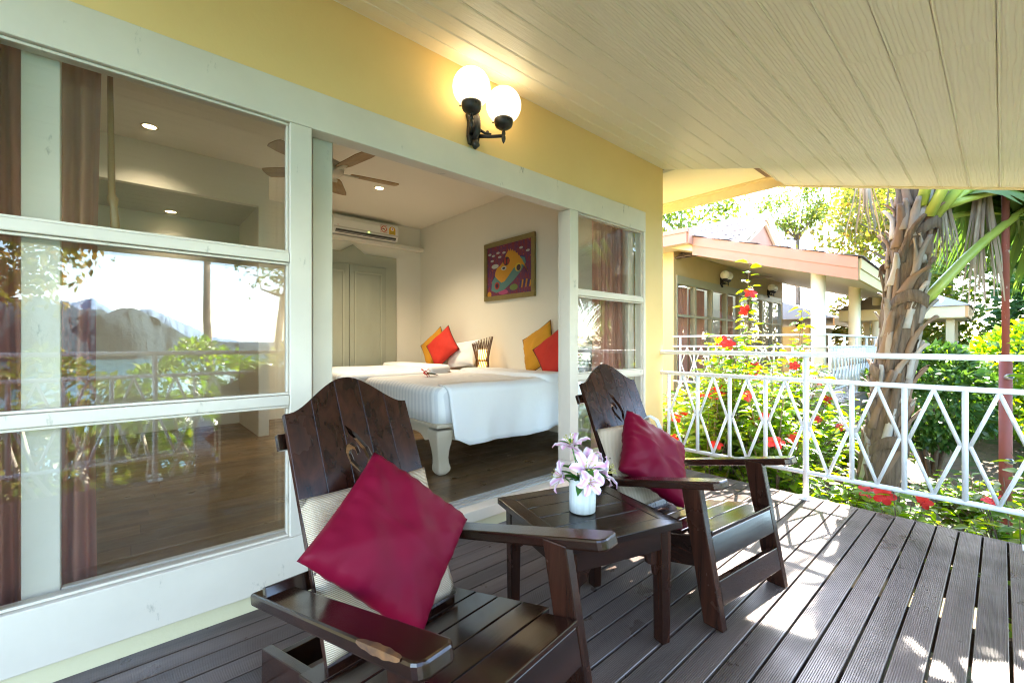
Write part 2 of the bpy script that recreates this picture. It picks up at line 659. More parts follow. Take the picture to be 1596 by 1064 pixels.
def fixed_window(x0, x1, glass0, glass1):
    wn = bpy.data.objects.new('window', None)
    COL.objects.link(wn)
    wn.location = ((x0 + x1) / 2, WY, .08)
    adopt(wn, house)
    rail('bottom_rail', x0, x1, .076, .28, wn, FY0 - .004)
    rail('stile', x0, glass0, .281, 2.142, wn)
    rail('stile', glass1, x1, .281, 2.142, wn)
    for z0, z1 in ((1.514, 1.555), (.873, .918)):
        rail('glazing_bar', glass0 + .001, glass1 - .001, z0, z1, wn, FY0 + .004, FY1 - .02)
    # slim glazing beads around each pane
    for z0, z1 in ((.281, .872), (.919, 1.513), (1.556, 2.142)):
        bd = MB()
        for a, b in (((glass0, z0), (glass1, z0 + .012)), ((glass0, z1 - .012), (glass1, z1)), ((glass0, z0 + .012), (glass0 + .012, z1 - .012)), ((glass1 - .012, z0 + .012), (glass1, z1 - .012))):
            bd.box((a[0] + .0012, FY0 + .018, a[1] + .001), (b[0] - .0012, FY0 + .034, b[1] - .001))
        wb(bd, 'glazing_bead', WHITE, wn, bevel=.002)
        p = MB().box((glass0 + .004, WY + .020, z0 + .004), (glass1 - .004, WY + .024, z1 - .004))
        pane_obj(p, wn)
    return wn


def pane_obj(p, par):
    # a single sheet: thin glass is one reflecting surface
    a = np.array(p.v)
    (x0, y0, z0), (x1, y1, z1) = a.min(0), a.max(0)
    q = MB().add([(x0, y0, z0), (x1, y0, z0), (x1, y0, z1), (x0, y0, z1)], [(0, 1, 2, 3)])
    return wb(q, 'pane', GLASS, par)


fixed_window(-.43, .636, -.355, .543)
fixed_window(2.442, 3.466, 2.537, 3.435)


def sliding_door(x0, x1, label):
    d = thing('sliding_door', label, 'door', ((x0 + x1) / 2, 2.235, .15))
    y0, y1 = 2.218, 2.254
    rail('stile', x0, x0 + .095, .158, 2.30, d, y0, y1)
    rail('stile', x1 - .095, x1, .158, 2.30, d, y0, y1)
    rail('bottom_rail', x0 + .0955, x1 - .0955, .158, .28, d, y0 + .002, y1 - .002)
    rail('top_rail', x0 + .0955, x1 - .0955, 2.25, 2.30, d, y0 + .002, y1 - .002)
    for z0, z1 in ((1.516, 1.553), (.876, .915)):
        rail('glazing_bar', x0 + .0955, x1 - .0955, z0, z1, d, y0 + .004, y1 - .004)
    for z0, z1 in ((.281, .875), (.916, 1.515), (1.554, 2.249)):
        pane_obj(MB().box((x0 + .096, 2.236, z0), (x1 - .096, 2.238, z1)), d)
    return d


sliding_door(-.275, .765, 'white glazed sliding door slid open behind the window beside the brown curtain')
d2 = sliding_door(2.466, 3.45, 'white glazed sliding door slid open towards the corner of the house by the railing')
bx('lock_plate', (2.472, 2.2165, 1.05), (2.50, 2.2178, 1.22), mat('brushed_metal', (.5, .5, .48), .35, metal=.9), d2)

# --- porch ceiling boards, embossed with wood grain
def ceiling_mat():
    m, t, p, o = _new('porch_ceiling_paint')
    p.inputs['Base Color'].default_value = (.82, .775, .645, 1)
    p.inputs['Roughness'].default_value = .42
    v = _coords(t, (.9, 7, 1))
    wv = t.nodes.new('ShaderNodeTexWave')
    wv.bands_direction = 'Y'
    wv.inputs['Scale'].default_value = 2.6
    wv.inputs['Distortion'].default_value = 7.0
    wv.inputs['Detail'].default_value = 2.5
    wv.inputs['Detail Scale'].default_value = 1.1
    t.links.new(v, wv.inputs['Vector'])
    b = t.nodes.new('ShaderNodeBump')
    b.inputs['Strength'].default_value = .55
    b.inputs['Distance'].default_value = .004
    t.links.new(_ramp(t, wv.outputs['Fac'], [(.55, (0, 0, 0)), (.95, (1, 1, 1))]), b.inputs['Height'])
    t.links.new(b.outputs[0], p.inputs['Normal'])
    return m


CEILP = ceiling_mat()
cosS = math.cos(math.atan(SL))
pcm = MB()  # slab above the ceiling boards, put in to block light
for xe_, ya, yb in ((3.80, WY - .002, 1.34), (4.36, 1.339, -.80)):
    pcm.add([(-1.6, ya, porch_z(ya) + .03), (xe_, ya, porch_z(ya) + .03), (xe_, yb, porch_z(yb) + .03), (-1.6, yb, porch_z(yb) + .03),
             (-1.6, ya, porch_z(ya) + .13), (xe_, ya, porch_z(ya) + .13), (xe_, yb, porch_z(yb) + .13), (-1.6, yb, porch_z(yb) + .13)],
            [(0, 1, 2, 3), (7, 6, 5, 4), (0, 4, 5, 1), (1, 5, 6, 2), (2, 6, 7, 3), (3, 7, 4, 0)])
pc = wb(pcm, 'porch_roof', mat('roof_deck', (.55, .5, .38), .9), house)
cmesh = {}
PW = .147
n_rows = int((WY + .80) / (PW * cosS)) + 1
for i in range(n_rows):
    yc = WY - (i + .5) * PW * cosS
    if yc < -.80:
        break
    xe = 3.815 if yc > 1.33 else 4.38
    js = (1.1 + (i % 3) * 1.15) if i % 2 else 2.25
    for a, b in ((-1.6, js), (js, xe)):
        k = round(b - a, 3)
        if k not in cmesh:
            mb = MB()
            h = PW / 2 - .0012
            L = k / 2 - .0006
            # a board with a small rounded bead on one edge
            prof = [(-h, .016), (-h, .003), (-h + .004, 0), (h - .014, 0), (h - .012, .003), (h - .009, .003), (h - .006, -.0015), (h - .002, -.0005), (h, .003), (h, .016)]
            vs = [(-L, y, z) for y, z in prof] + [(L, y, z) for y, z in prof]
            n = len(prof)
            mb.add(vs, [tuple(range(n)), tuple(range(n, 2 * n))] + [(q, (q + 1) % n, n + (q + 1) % n, n + q) for q in range(n)])
            cmesh[k] = mb.mesh('ceiling_plank', CEILP)
        p = link('ceiling_plank', cmesh[k])
        p.location = ((a + b) / 2, yc, porch_z(yc))
        p.rotation_euler = (math.atan(SL), 0, 0)
        adopt(p, pc)
# verge and eave boards of the porch roof, and the higher soffit round the corner
FASC = mat('cream_fascia', (.70, .60, .36), .55, var=((4, 4, 4), (.66, .56, .33)))
wb(MB().add([(4.381, 1.33, porch_z(1.33) - .012), (4.381, -.83, porch_z(-.83) - .012), (4.381, -.83, porch_z(-.83) + .2), (4.381, 1.33, porch_z(1.33) + .2),
             (4.41, 1.33, porch_z(1.33) - .012), (4.41, -.83, porch_z(-.83) - .012), (4.41, -.83, porch_z(-.83) + .2), (4.41, 1.33, porch_z(1.33) + .2)],
            [(0, 1, 2, 3), (7, 6, 5, 4), (0, 4, 5, 1), (1, 5, 6, 2), (2, 6, 7, 3), (3, 7, 4, 0)]), 'verge_board', FASC, house)
bx('eave_board', (-1.6, -.832, porch_z(-.8) - .02), (4.38, -.803, porch_z(-.8) + .18), FASC, house)
SOF = mat('cream_soffit', (.74, .69, .52), .6)
bx('soffit', (3.82, 1.345, 2.77), (4.70, 6.6, 2.80), SOF, house)
bx('soffit_fascia', (4.70, 1.30, 2.665), (4.73, 6.6, 2.98), FASC, house)
bx('soffit_bead', (4.655, 1.345, 2.755), (4.698, 6.6, 2.7695), mat('soffit_bead_paint', (.60, .5, .28), .6), house)
wb(MB().add([(-1.7, -.85, 2.25), (4.8, -.85, 2.25), (4.8, 6.8, 4.2), (-2.6, 6.8, 4.2), (-1.7, -.85, 2.17), (4.8, -.85, 2.17), (4.8, 6.8, 4.1), (-2.6, 6.8, 4.1)],
            [(0, 1, 2, 3), (7, 6, 5, 4), (0, 4, 5, 1), (1, 5, 6, 2), (2, 6, 7, 3), (3, 7, 4, 0)]), 'roof', mat('brown_roof', (.16, .11, .09), .9), house)  # plain unseen slab, put in to keep the sun out of the room

# ------------------------------------------------------------------ the deck
DECKM = wood_mat('ribbed_deck_wood', (.066, .043, .032), (.135, .096, .078), .36, .0, 'x', .6, .3, .6)
deck = bx('deck', (-1.7, -.40, -.17), (-1.6, 2.12, -.045), mat('deck_bearer', (.05, .035, .025), .8))
tag(deck, kind='structure')
for xj in (-.9, -.2, .5, 1.2, 1.9, 2.6, 3.2, 3.70):
    bx('joist', (xj - .025, -.40, -.17), (xj + .025, 2.12, -.0305), mat('deck_joist', (.07, .045, .03), .8), deck)
PIT, GAP = .0985, .0095
W2 = (PIT - GAP) / 2
NR = 13
prof = [(-W2, -.028), (-W2, -.002), (-W2 + .002, 0)]
for k in range(NR):
    a = -W2 + .003 + k * (2 * W2 - .006) / NR
    d = (2 * W2 - .006) / NR
    prof += [(a + d * .1, 0), (a + d * .3, -.003), (a + d * .6, -.003), (a + d * .8, 0)]
prof += [(W2 - .002, 0), (W2, -.002), (W2, -.028)]
dv = [(x, y, z) for x in (-1.6, 3.835) for y, z in prof]
n = len(prof)
dme = MB().add([(x - 1.1175, y, z) for x, y, z in dv], [(q, q + 1, n + q + 1, n + q) for q in range(n - 1)] + [(0, n, 2 * n - 1, n - 1), tuple(range(n)), tuple(range(n, 2 * n))]).mesh('plank', DECKM)
y = .0767 + PIT / 2 - 5 * PIT
while y < 2.10:
    p = link('plank', dme)
    p.location = (1.1175 + random.uniform(-.004, .004), y, random.uniform(-.0012, .0012))
    adopt(p, deck)
    y += PIT
DECK_Y0 = .0767 - 5 * PIT
bx('rim_board', (-1.6, DECK_Y0 - .035, -.20), (3.835, DECK_Y0 - .008, -.003), mat('deck_rim', (.08, .055, .04), .7), deck)
bx('rim_board', (3.84, DECK_Y0 - .035, -.20), (3.866, 2.13, -.012), mat('deck_rim', (.08, .055, .04), .7), deck)
for px, py in ((3.6, -.3), (3.6, 1.9), (1.2, -.3), (-1.2, -.3), (1.2, 1.9)):
    bx('deck_post', (px - .05, py - .05, -3.0), (px + .05, py + .05, -.171), mat('concrete_post', (.4, .38, .34), .9), deck)


# ------------------------------------------------------------------ railings
def railing(A, B, ys, posts, label, ends):
    """A->B ground line; ys: baluster distances along it; posts: distances of posts"""
    A, B = Vector((*A, 0)), Vector((*B, 0))
    d = (B - A).normalized()
    L = (B - A).length
    t = thing('railing', label, 'railing', A)
    nrm = Vector((-d.y, d.x, 0))
    def P(s, z):
        return A + d * s + Vector((0, 0, z))
    for nm, z, r in (('top_rail', 1.066, .0185), ('middle_rail', .875, .0165), ('bottom_rail', .195, .0165)):
        wb(MB().tube([P(ends[0] if nm != 'bottom_rail' else ends[2], z), P(ends[1], z)], r, 14), nm, RAILW, t, True)
    for s in posts:
        wb(MB().tube([P(s, .004), P(s, 1.05)], .0195, 14), 'post', RAILW, t, True)
        q = MB()
        q.prism([(-.05, -.05), (.05, -.05), (.05, .05), (-.05, .05)], P(s, .001), d, nrm, (0, 0, 1), .007)
        wb(q, 'base_plate', RAILW, t, bevel=.002)
    bl = [s for s in ys if all(abs(s - p) > .02 for p in posts)]
    for s in bl:
        wb(MB().tube([P(s, .195), P(s, .875)], .0150, 12), 'baluster', RAILW, t, True)
    al = sorted(ys)
    for a, b in zip(al[:-1], al[1:]):
        c = (a + b) / 2
        h = (b - a) / 2 - .021
        q = MB()
        zs = (.875 + .195) / 2
        pts = [P(c, .862), P(c + h, zs), P(c, .208), P(c - h, zs)]
        for i in range(4):
            q.tube([pts[i], pts[(i + 1) % 4]], .0105, 8)
        wb(q, 'diamond', RAILW, t, True)
    return t


RLX = 3.765
ys_w = [2.055 - .2725 * k for k in range(9)]          # world y of the balusters on the end railing
wall_s = lambda yy: WY - yy
railing((RLX, WY), (RLX, -.42), [wall_s(q) for q in ys_w], [wall_s(2.055 - .2725 * 4), wall_s(2.055 - .2725 * 8 - .0), wall_s(-.40)],
        'white tubular railing with diamond panels across the garden end of the deck', (-.0, WY + .42, WY - 2.055))
railing((RLX - .03, -.40), (-1.5, -.40), [.3 + .272 * k for k in range(18)], [.3 + .272 * 4, .3 + .272 * 8, .3 + .272 * 12, .3 + .272 * 16],
        'white tubular railing with diamond panels along the seaward front of the deck', (0, RLX - .03 + 1.5, 0))


def copy_tree(o, parent=None):
    c = o.copy()
    COL.objects.link(c)
    if parent is not None:
        c.parent = parent
        c.matrix_parent_inverse = o.matrix_parent_inverse.copy()
    for ch in list(o.children):
        copy_tree(ch, c)
    return c


def boolean_cut(o, cutters):
    for c in cutters:
        md = o.modifiers.new('cut', 'BOOLEAN')
        md.operation = 'DIFFERENCE'
        md.solver = 'EXACT'
        md.object = c
    dg = bpy.context.evaluated_depsgraph_get()
    me = bpy.data.meshes.new_from_object(o.evaluated_get(dg))
    o.modifiers.clear()
    o.data = me


def pillow_mesh(name, wd, ht, th, m, seed=0, n=18, pinch=.07, wrinkle=.006, power=.42):
    r = random.Random(seed)
    ph = [r.uniform(0, 6.28) for _ in range(8)]
    def surf(u, v, sgn):
        prof = max(0.0, (1 - abs(u) ** 2.2) * (1 - abs(v) ** 2.2)) ** power
        px = u * (1 - pinch * (1 - v * v))
        py = v * (1 - pinch * (1 - u * u))
        wz = wrinkle * (math.sin(5 * u + 3 * v + ph[0]) + math.sin(7 * v - 4 * u + ph[1]) + .6 * math.sin(11 * u + ph[2]) * math.cos(9 * v + ph[3])) * prof
        # folds that run out of the corners
        e = (abs(u) * abs(v)) ** 1.2
        wz += wrinkle * 1.6 * e * math.sin(16 * math.atan2(abs(v), abs(u)) + ph[4]) * (1 - max(abs(u), abs(v)) ** 6)
        mx_ = max(abs(u), abs(v))
        wz += wrinkle * .9 * mx_ ** 7 * (1 - mx_ ** 30) * math.sin(26 * (u if abs(v) > abs(u) else v) + ph[5])
        wz += wrinkle * .8 * math.exp(-((u - v * .15) / .05) ** 2) * prof * sgn
        return (px * wd / 2, py * ht / 2, sgn * (th / 2 * prof) + wz)
    V, F = [], []
    for sgn in (1, -1):
        b = len(V)
        for j in range(n + 1):
            for i in range(n + 1):
                V.append(surf(2 * i / n - 1, 2 * j / n - 1, sgn))
        for j in range(n):
            for i in range(n):
                q = (b + j * (n + 1) + i, b + j * (n + 1) + i + 1, b + (j + 1) * (n + 1) + i + 1, b + (j + 1) * (n + 1) + i)
                F.append(q if sgn > 0 else q[::-1])
    me = bpy.data.meshes.new(name)
    me.from_pydata(V, [], F)
    bm = bmesh.new()
    bm.from_mesh(me)
    bmesh.ops.remove_doubles(bm, verts=bm.verts, dist=.0008)
    bm.to_mesh(me)
    bm.free()
    me.materials.append(m)
    for p in me.polygons:
        p.use_smooth = True
    return me


# ------------------------------------------------------------------ the two lounge chairs
BK = .45
BN = math.hypot(1, BK)
def back_pt(x, l, off=0.0):
    """point on the reclined back: l along the board from y=.58 z=.28, off towards the sitter"""
    return Vector((x, .58 + BK / BN * l - off / BN, .28 + l / BN + off * BK / BN))


def make_chair():
    t = thing('lounge_chair', 'x', 'chair', (0, 0, 0), 0, 'dark wooden lounge chairs on the deck')
    for s in (-1, 1):
        lg = MB().prism([(0, 0), (.082, 0), (.19, .562), (.105, .562)], (s * .29 if s < 0 else .254, 0, 0), (0, 1, 0), (0, 0, 1), (1, 0, 0), .036)
        lg.build('front_leg', CHAIRW, t, bevel=.003)
        MB().prism([(.07, .336), (.985, .125), (.985, 0), (.90, 0), (.62, .075), (.10, .205)], (s * .252 if s < 0 else .220, 0, 0), (0, 1, 0), (0, 0, 1), (1, 0, 0), .032).build('side_rail', CHAIRY, t, bevel=.003)
        # arm: a flat board with a bevelled nose, sloping down to the back
        x0 = .305
        arm = MB()
        arm.prism([(-.040, -.012), (-.028, -.022), (.030, -.022), (.045, -.004), (.045, .80), (-.045, .80), (-.045, .0)], (s * x0, .0, .575), (1, 0, 0), (0, .974, -.226), (0, .226, .974), .034)
        arm.build('arm', CHAIRY, t, bevel=.007)
    # seat slats
    L = .108
    yy = .062
    for i in range(5):
        xh = .2535 if i == 0 else .286
        if i == 0:
            b0, b1 = yy, yy + L + .01
        else:
            b0, b1 = yy + .004, yy + L
        z0, z1 = .352 - .229 * (b0 - .06), .352 - .229 * (b1 - .06)
        sb = MB()
        vs = [(-xh, b0, z0), (xh, b0, z0), (xh, b1, z1), (-xh, b1, z1), (-xh, b0, z0 + .02), (xh, b0, z0 + .02), (xh, b1, z1 + .02), (-xh, b1, z1 + .02)]
        sb.add(vs, [(3, 2, 1, 0), (4, 5, 6, 7), (0, 1, 5, 4), (1, 2, 6, 5), (2, 3, 7, 6), (3, 0, 4, 7)])
        o = sb.build('seat_slat', CHAIRX, t, bevel=.004)
        yy = b1
    for nm, z0, z1 in (('front_apron', .248, .349), ('front_stretcher', .085, .18)):
        MB().prism([(.192 * z0, z0), (.192 * z1, z1), (.192 * z1 + .026, z1), (.192 * z0 + .026, z0)], (-.2535, 0, 0), (0, 1, 0), (0, 0, 1), (1, 0, 0), .507).build(nm, CHAIRX, t, bevel=.003)
    MB().box((-.2195, .92, .03), (.2195, .945, .115)).build('rear_stretcher', CHAIRX, t, bevel=.003)
    # back boards
    hw = .229
    def top(x):
        q = min(1, abs(x) / hw)
        if q > .93:
            return .70
        return .70 + .112 * (.5 + .5 * math.cos(math.pi * (q / .93))) ** .8
    n = 5
    ex, el, en = Vector((1, 0, 0)), Vector((0, BK, 1)) / BN, Vector((0, -1, BK)) / BN
    # flame shaped openwork
    A = [(312, 236), (340, 262), (366, 305), (374, 335), (366, 362), (352, 378), (350, 366), (358, 340), (350, 312), (334, 282), (320, 262)]
    Bq = [(300, 310), (306, 292), (322, 286), (336, 298), (340, 318), (330, 324), (328, 310), (320, 304), (314, 314), (318, 336), (332, 356), (346, 384), (324, 366), (306, 342)]
    cut = []
    for pl in (A, Bq):
        q = [((a - 338) * .00125 - .006, .545 - (b - 308) * .00125) for a, b in pl]
        cm = MB().prism(q, back_pt(0, 0, -.05), ex, el, en, .12)
        cut.append(cm.build('cutter', None))
    for i in range(n):
        a, b = -hw + i * 2 * hw / n + .0006, -hw + (i + 1) * 2 * hw / n - .0006
        l0 = -.14
        xs = [a + (b - a) * k / 6 for k in range(7)]
        ol = [(a, l0), (b, l0)] + [(x, top(x)) for x in xs[::-1]]
        o = MB().prism(ol, back_pt(0, 0, -.011), ex, el, en, .022).build('back_board', CHAIRW, t)
        if i in (1, 2, 3):
            boolean_cut(o, cut)
        bv = o.modifiers.new('bevel', 'BEVEL')
        bv.width = .0008
        bv.segments = 1
        bv.limit_method = 'ANGLE'
    for c in cut:
        bpy.data.objects.remove(c)
    for l, xh in ((.62, .246), (.20, .34)):
        c = back_pt(0, l, -.0265)
        MB().prism([(-xh, -.026), (xh, -.026), (xh, .026), (-xh, .026)], c, ex, el, -en, .024).build('back_batten', CHAIRX, t, bevel=.003)
    return t


chair_a = make_chair()
chair_b = copy_tree(chair_a)
chair_a.location = (.705, .700, .0015)
chair_a.rotation_euler = (0, 0, R(7))
chair_a['label'] = 'dark wooden lounge chair with carved back, its worn arm nearest the curtained window'
chair_b.location = (2.053, .702, .0015)
chair_b.rotation_euler = (0, 0, R(-6.3))
chair_b['label'] = 'dark wooden lounge chair with carved back beside the white railing'
wearm = mat('worn_raw_wood', (.20, .085, .025), .6, var=((40, 25, 40), (.05, .022, .012)))
wp = MB()
wn_ = 15
rows_ = ([], [], [])
for k in range(wn_):
    q = k / (wn_ - 1)
    yy = .035 + q * .15
    zt_ = .6085 - .232 * yy
    e = max(0, math.sin(q * 3.14159)) ** .6 * (1 + .14 * math.sin(q * 23))
    rows_[0].append((-.3490 + .003 + .010 * e, yy, zt_ + .0016))
    rows_[1].append((-.3500, yy, zt_ + .0012))
    rows_[2].append((-.3515, yy, zt_ - .003 - .010 * e))
wp.add(rows_[0] + rows_[1] + rows_[2], [(r * wn_ + k, r * wn_ + k + 1, (r + 1) * wn_ + k + 1, (r + 1) * wn_ + k) for r in range(2) for k in range(wn_ - 1)])
wo = wp.build('worn_patch', wearm, chair_a)
wo['label'] = 'bare wood where the varnish has worn off'

SATIN = mat('burgundy_satin', (.135, .0018, .0155), .55, var=((3, 3, 3), (.15, .002, .018)), bump=((120, 120, 120), .25, .002), spec=.12)


def pad_mat():
    m, t, p, o = _new('beige_corded_fabric')
    tc = t.nodes.new('ShaderNodeTexCoord')
    wv = t.nodes.new('ShaderNodeTexWave')
    wv.bands_direction = 'Y'
    wv.inputs['Scale'].default_value = 62
    wv.inputs['Distortion'].default_value = .25
    t.links.new(tc.outputs['Object'], wv.inputs['Vector'])
    c = _ramp(t, wv.outputs['Fac'], [(.15, (.40, .28, .17)), (.5, (.74, .61, .45))])
    vo = t.nodes.new('ShaderNodeTexVoronoi')
    vo.inputs['Scale'].default_value = 18
    vo.inputs['Randomness'].default_value = .25
    t.links.new(tc.outputs['Object'], vo.inputs['Vector'])
    f = _ramp(t, vo.outputs['Distance'], [(.06, (1, 1, 1)), (.09, (0, 0, 0))])
    c = _mix(t, f, c, (.12, .08, .07))
    t.links.new(c, p.inputs['Base Color'])
    p.inputs['Roughness'].default_value = .9
    b = t.nodes.new('ShaderNodeBump')
    b.inputs['Strength'].default_value = .8
    b.inputs['Distance'].default_value = .004
    t.links.new(wv.outputs['Fac'], b.inputs['Height'])
    t.links.new(b.outputs[0], p.inputs['Normal'])
    return m


PAD = pad_mat()


def on_back(chair, me, name, x, l, off, roll, tip=0.0):
    o = link(name, me)
    ex, el, en = Vector((1, 0, 0)), Vector((0, BK, 1)) / BN, Vector((0, -1, BK)) / BN
    m = Matrix((ex, el, en)).transposed().to_4x4()
    m = Matrix.Translation(back_pt(x, l, off)) @ m @ Matrix.Rotation(tip, 4, 'X') @ Matrix.Rotation(roll, 4, 'Z')
    o.matrix_world = wmat(chair) @ m
    return o


padme = pillow_mesh('seat_pad', .455, .44, .062, PAD, 3, 16, .02, .002, .22)
pa = on_back(chair_a, padme, 'seat_pad', -.015, .205, .046, R(0))
tag(pa, 'beige corded cushion on the lounge chair by the curtained window', 'cushion', 'beige corded cushions')
pb = on_back(chair_b, padme, 'seat_pad', -.02, .215, .046, R(2))
tag(pb, 'beige corded cushion on the lounge chair by the white railing', 'cushion', 'beige corded cushions')
tie = MB()
for dx in (0, .012, .024):
    tie.tube([back_pt(.16 + dx, .44, .03), back_pt(.175 + dx, .455, .06), back_pt(.195 + dx, .42, .085), back_pt(.205 + dx, .36, .08)], .0045, 6)
to = tie.build('tie', mat('cotton_tape', (.75, .72, .66), .9), None, True)
to.matrix_world = wmat(chair_b)
adopt_m = wmat(pb).inverted()
to.parent = pb
to.matrix_parent_inverse = adopt_m
ca = on_back(chair_a, pillow_mesh('cushion', .40, .40, .14, SATIN, 11, 34, .045, .0055, .30), 'cushion', -.034, .236, .160, R(45 - 6.5), R(-13))
tag(ca, 'burgundy satin cushion on the lounge chair by the curtained window', 'cushion', 'burgundy satin cushions')
cb = on_back(chair_b, pillow_mesh('cushion', .40, .40, .14, SATIN, 23, 34, .045, .0065, .30), 'cushion', -.02, .220, .158, R(45 + 4), R(-12))
tag(cb, 'burgundy satin cushion on the lounge chair by the white railing', 'cushion', 'burgundy satin cushions')

# ------------------------------------------------------------------ side table, vase, lilies
tb = thing('side_table', 'small square dark wooden table between the two lounge chairs', 'table', (1.40, 1.14, .0015), R(-16))
HT = .268
for s in (-1, 1):
    MB().prism([(-HT, 0), (HT, 0), (HT - .062, .062), (-HT + .062, .062)], (0, s * -HT, .445), (1, 0, 0), (0, s, 0), (0, 0, 1), .026).build('top_frame', TABLEW, tb, bevel=.002)
    MB().prism([(-HT, 0), (HT, 0), (HT - .062, .062), (-HT + .062, .062)], (s * -HT, 0, .445), (0, 1, 0), (s, 0, 0), (0, 0, 1), .0258).build('top_frame', TABLEW, tb, bevel=.002)
SW = 2 * (HT - .0625) / 4
for i in range(4):
    y0 = -HT + .0625 + i * SW
    MB().box((-HT + .0625, y0 + .0012, .447), (HT - .0625, y0 + SW - .0012, .4695)).build('slat', TABLEW, tb, bevel=.0025)
for sx in (-1, 1):
    for sy in (-1, 1):
        cx, cy = sx * .215, sy * .215
        MB().prism([(-.019, 0), (.019, 0), (.026, .443), (-.026, .443)], (cx, cy - .024, 0), (1, 0, 0), (0, 0, 1), (0, 1, 0), .048).build('leg', CHAIRW, tb, bevel=.003)
        br = [(0, 0), (0, -.10), (-.018, -.095), (-.022, -.06), (-.05, -.045), (-.06, -.012), (-.075, 0)]
        MB().prism(br, (cx - sx * .0265, cy - .008 , .362), (sx, 0, 0), (0, 0, 1), (0, 1, 0), .016).build('bracket', CHAIRW, tb, bevel=.002)
        MB().prism(br, (cx + .008, cy - sy * .0245, .362), (0, sy, 0), (0, 0, 1), (-1, 0, 0), .016).build('bracket', CHAIRW, tb, bevel=.002)
for s in (-1, 1):
    MB().box((-.19, s * .226 - .011, .363), (.19, s * .226 + .011, .443)).build('apron', CHAIRX, tb, bevel=.002)
    MB().box((s * .226 - .011, -.19, .363), (s * .226 + .011, .19, .443)).build('apron', CHAIRY, tb, bevel=.002)

VX, VY, VZ = 1.375, 1.125, .4735
vase = MB()
nv = 40
ang0 = math.atan2(-VY, -VX) + .25
rings = [(0, 0, 0), (.044, 0, 0), (.052, .004, 0), (.0535, .05, 0), (.053, .11, 1), (.0525, .13, 2), (.0485, .13, 2), (.048, .09, 1), (.047, .02, 0), (0, .02, 0)]
vv = []
for r, z, top in rings:
    for k in range(nv):
        th = 2 * math.pi * k / nv
        d = (th - ang0 + math.pi) % (2 * math.pi) - math.pi
        zz = z
        if top == 2:
            zz += .006 * math.sin(2 * th + 1) - .040 * max(0, 1 - abs(d) / .34) ** 1.3
        if top == 1:
            zz = min(zz, .13 - .046 * max(0, 1 - abs(d) / .34) ** 1.3)
        vv.append((r * math.cos(th), r * math.sin(th), zz))
vase.add(vv, [(i * nv + k, i * nv + (k + 1) % nv, (i + 1) * nv + (k + 1) % nv, (i + 1) * nv + k) for i in range(len(rings) - 1) for k in range(nv)])
vo = vase.build('vase', mat('white_bark_ceramic', (.74, .74, .68), .5, var=((45, 45, 3), (.52, .53, .48)), bump=((60, 60, 4), .5, .004)), None, True)
vo.location = (VX, VY, VZ)
tag(vo, 'white bark textured cylindrical vase with a notched rim on the dark side table', 'vase')

lb = thing('lily_bouquet', 'bunch of pink and white lilies standing in the white vase', 'flowers', (VX, VY, VZ + .03))


def lily_mat():
    m, t, p, o = _new('pink_lily_petal')
    tc = t.nodes.new('ShaderNodeTexCoord')
    sp = t.nodes.new('ShaderNodeSeparateXYZ')
    t.links.new(tc.outputs['Object'], sp.inputs[0])
    ab = t.nodes.new('ShaderNodeMath')
    ab.operation = 'ABSOLUTE'
    t.links.new(sp.outputs[1], ab.inputs[0])
    c = _ramp(t, ab.outputs[0], [(.001, (.70, .33, .52)), (.017, (.86, .78, .82))])
    t.links.new(c, p.inputs['Base Color'])
    p.inputs['Roughness'].default_value = .5
    p.inputs['Subsurface Weight'].default_value = .15
    p.inputs['Subsurface Radius'].default_value = (.01, .006, .006)
    return m


PETAL = lily_mat()
pv, pf = [], []
for i in range(8):
    q = i / 7
    wd = .0215 * math.sin(math.pi * min(1, .12 + q * .86)) ** .8
    x = .10 * (q - .18 * q ** 3)
    z = .075 * q ** .8 * (1 - .55 * q * q)
    for k, e in enumerate((-1, -.5, 0, .5, 1)):
        pv.append((x, e * wd, z + .004 * abs(e) + (.002 * math.sin(q * 19) if abs(e) == 1 else 0)))
for i in range(7):
    for k in range(4):
        pf.append((i * 5 + k, i * 5 + k + 1, (i + 1) * 5 + k + 1, (i + 1) * 5 + k))
petal_me = MB().add(pv, pf).mesh('petal', PETAL, True)
STEMG = mat('stem_green', (.06, .16, .025), .5)
stam_me = MB()
for k in range(6):
    a = k * 1.05
    stam_me.tube([(0, 0, 0), (.012 * math.cos(a), .012 * math.sin(a), .04), (.02 * math.cos(a), .02 * math.sin(a), .062)], .0012, 5)
    stam_me.tube([(.02 * math.cos(a) - .004, .02 * math.sin(a), .062), (.02 * math.cos(a) + .005, .02 * math.sin(a), .064)], .0025, 5)
stam_me = stam_me.mesh('stamen', mat('stamen', (.45, .42, .10), .6), True)
LILY = [((-.075, .055, .125), (-1.0, .6, .45), .9), ((.005, -.02, .150), (-.45, -.75, .75), 1.05), ((.075, -.055, .140), (.8, -.75, .35), 1.05),
        ((-.03, .04, .255), (-.35, .1, 1.0), 1.0), ((.045, .03, .175), (.7, .2, .7), .95), ((-.02, -.05, .118), (-.5, -.9, .2), .8)]
for (p, d, s) in LILY:
    fl_ = bpy.data.objects.new('lily', None)
    COL.objects.link(fl_)
    fl_.parent = lb
    p = (p[0] * .78, p[1] * .78, p[2] * .86)
    fl_.location = p
    fl_.rotation_euler = Vector(d).to_track_quat('Z', 'Y').to_euler()
    s *= .92
    fl_.scale = (s, s, s)
    for k in range(6):
        q = link('petal', petal_me, fl_)
        q.rotation_euler = (random.uniform(-.12, .12), random.uniform(-.16, .16) + (.1 if k % 2 else 0), k * math.pi / 3 + random.uniform(-.12, .12))
    link('stamens', stam_me, fl_)
    pp = Vector(p)
    MB().tube([(0, 0, -.02), pp * .5 + Vector((0, 0, .02)), pp], .0028, 6).build('stem', STEMG, lb, True)
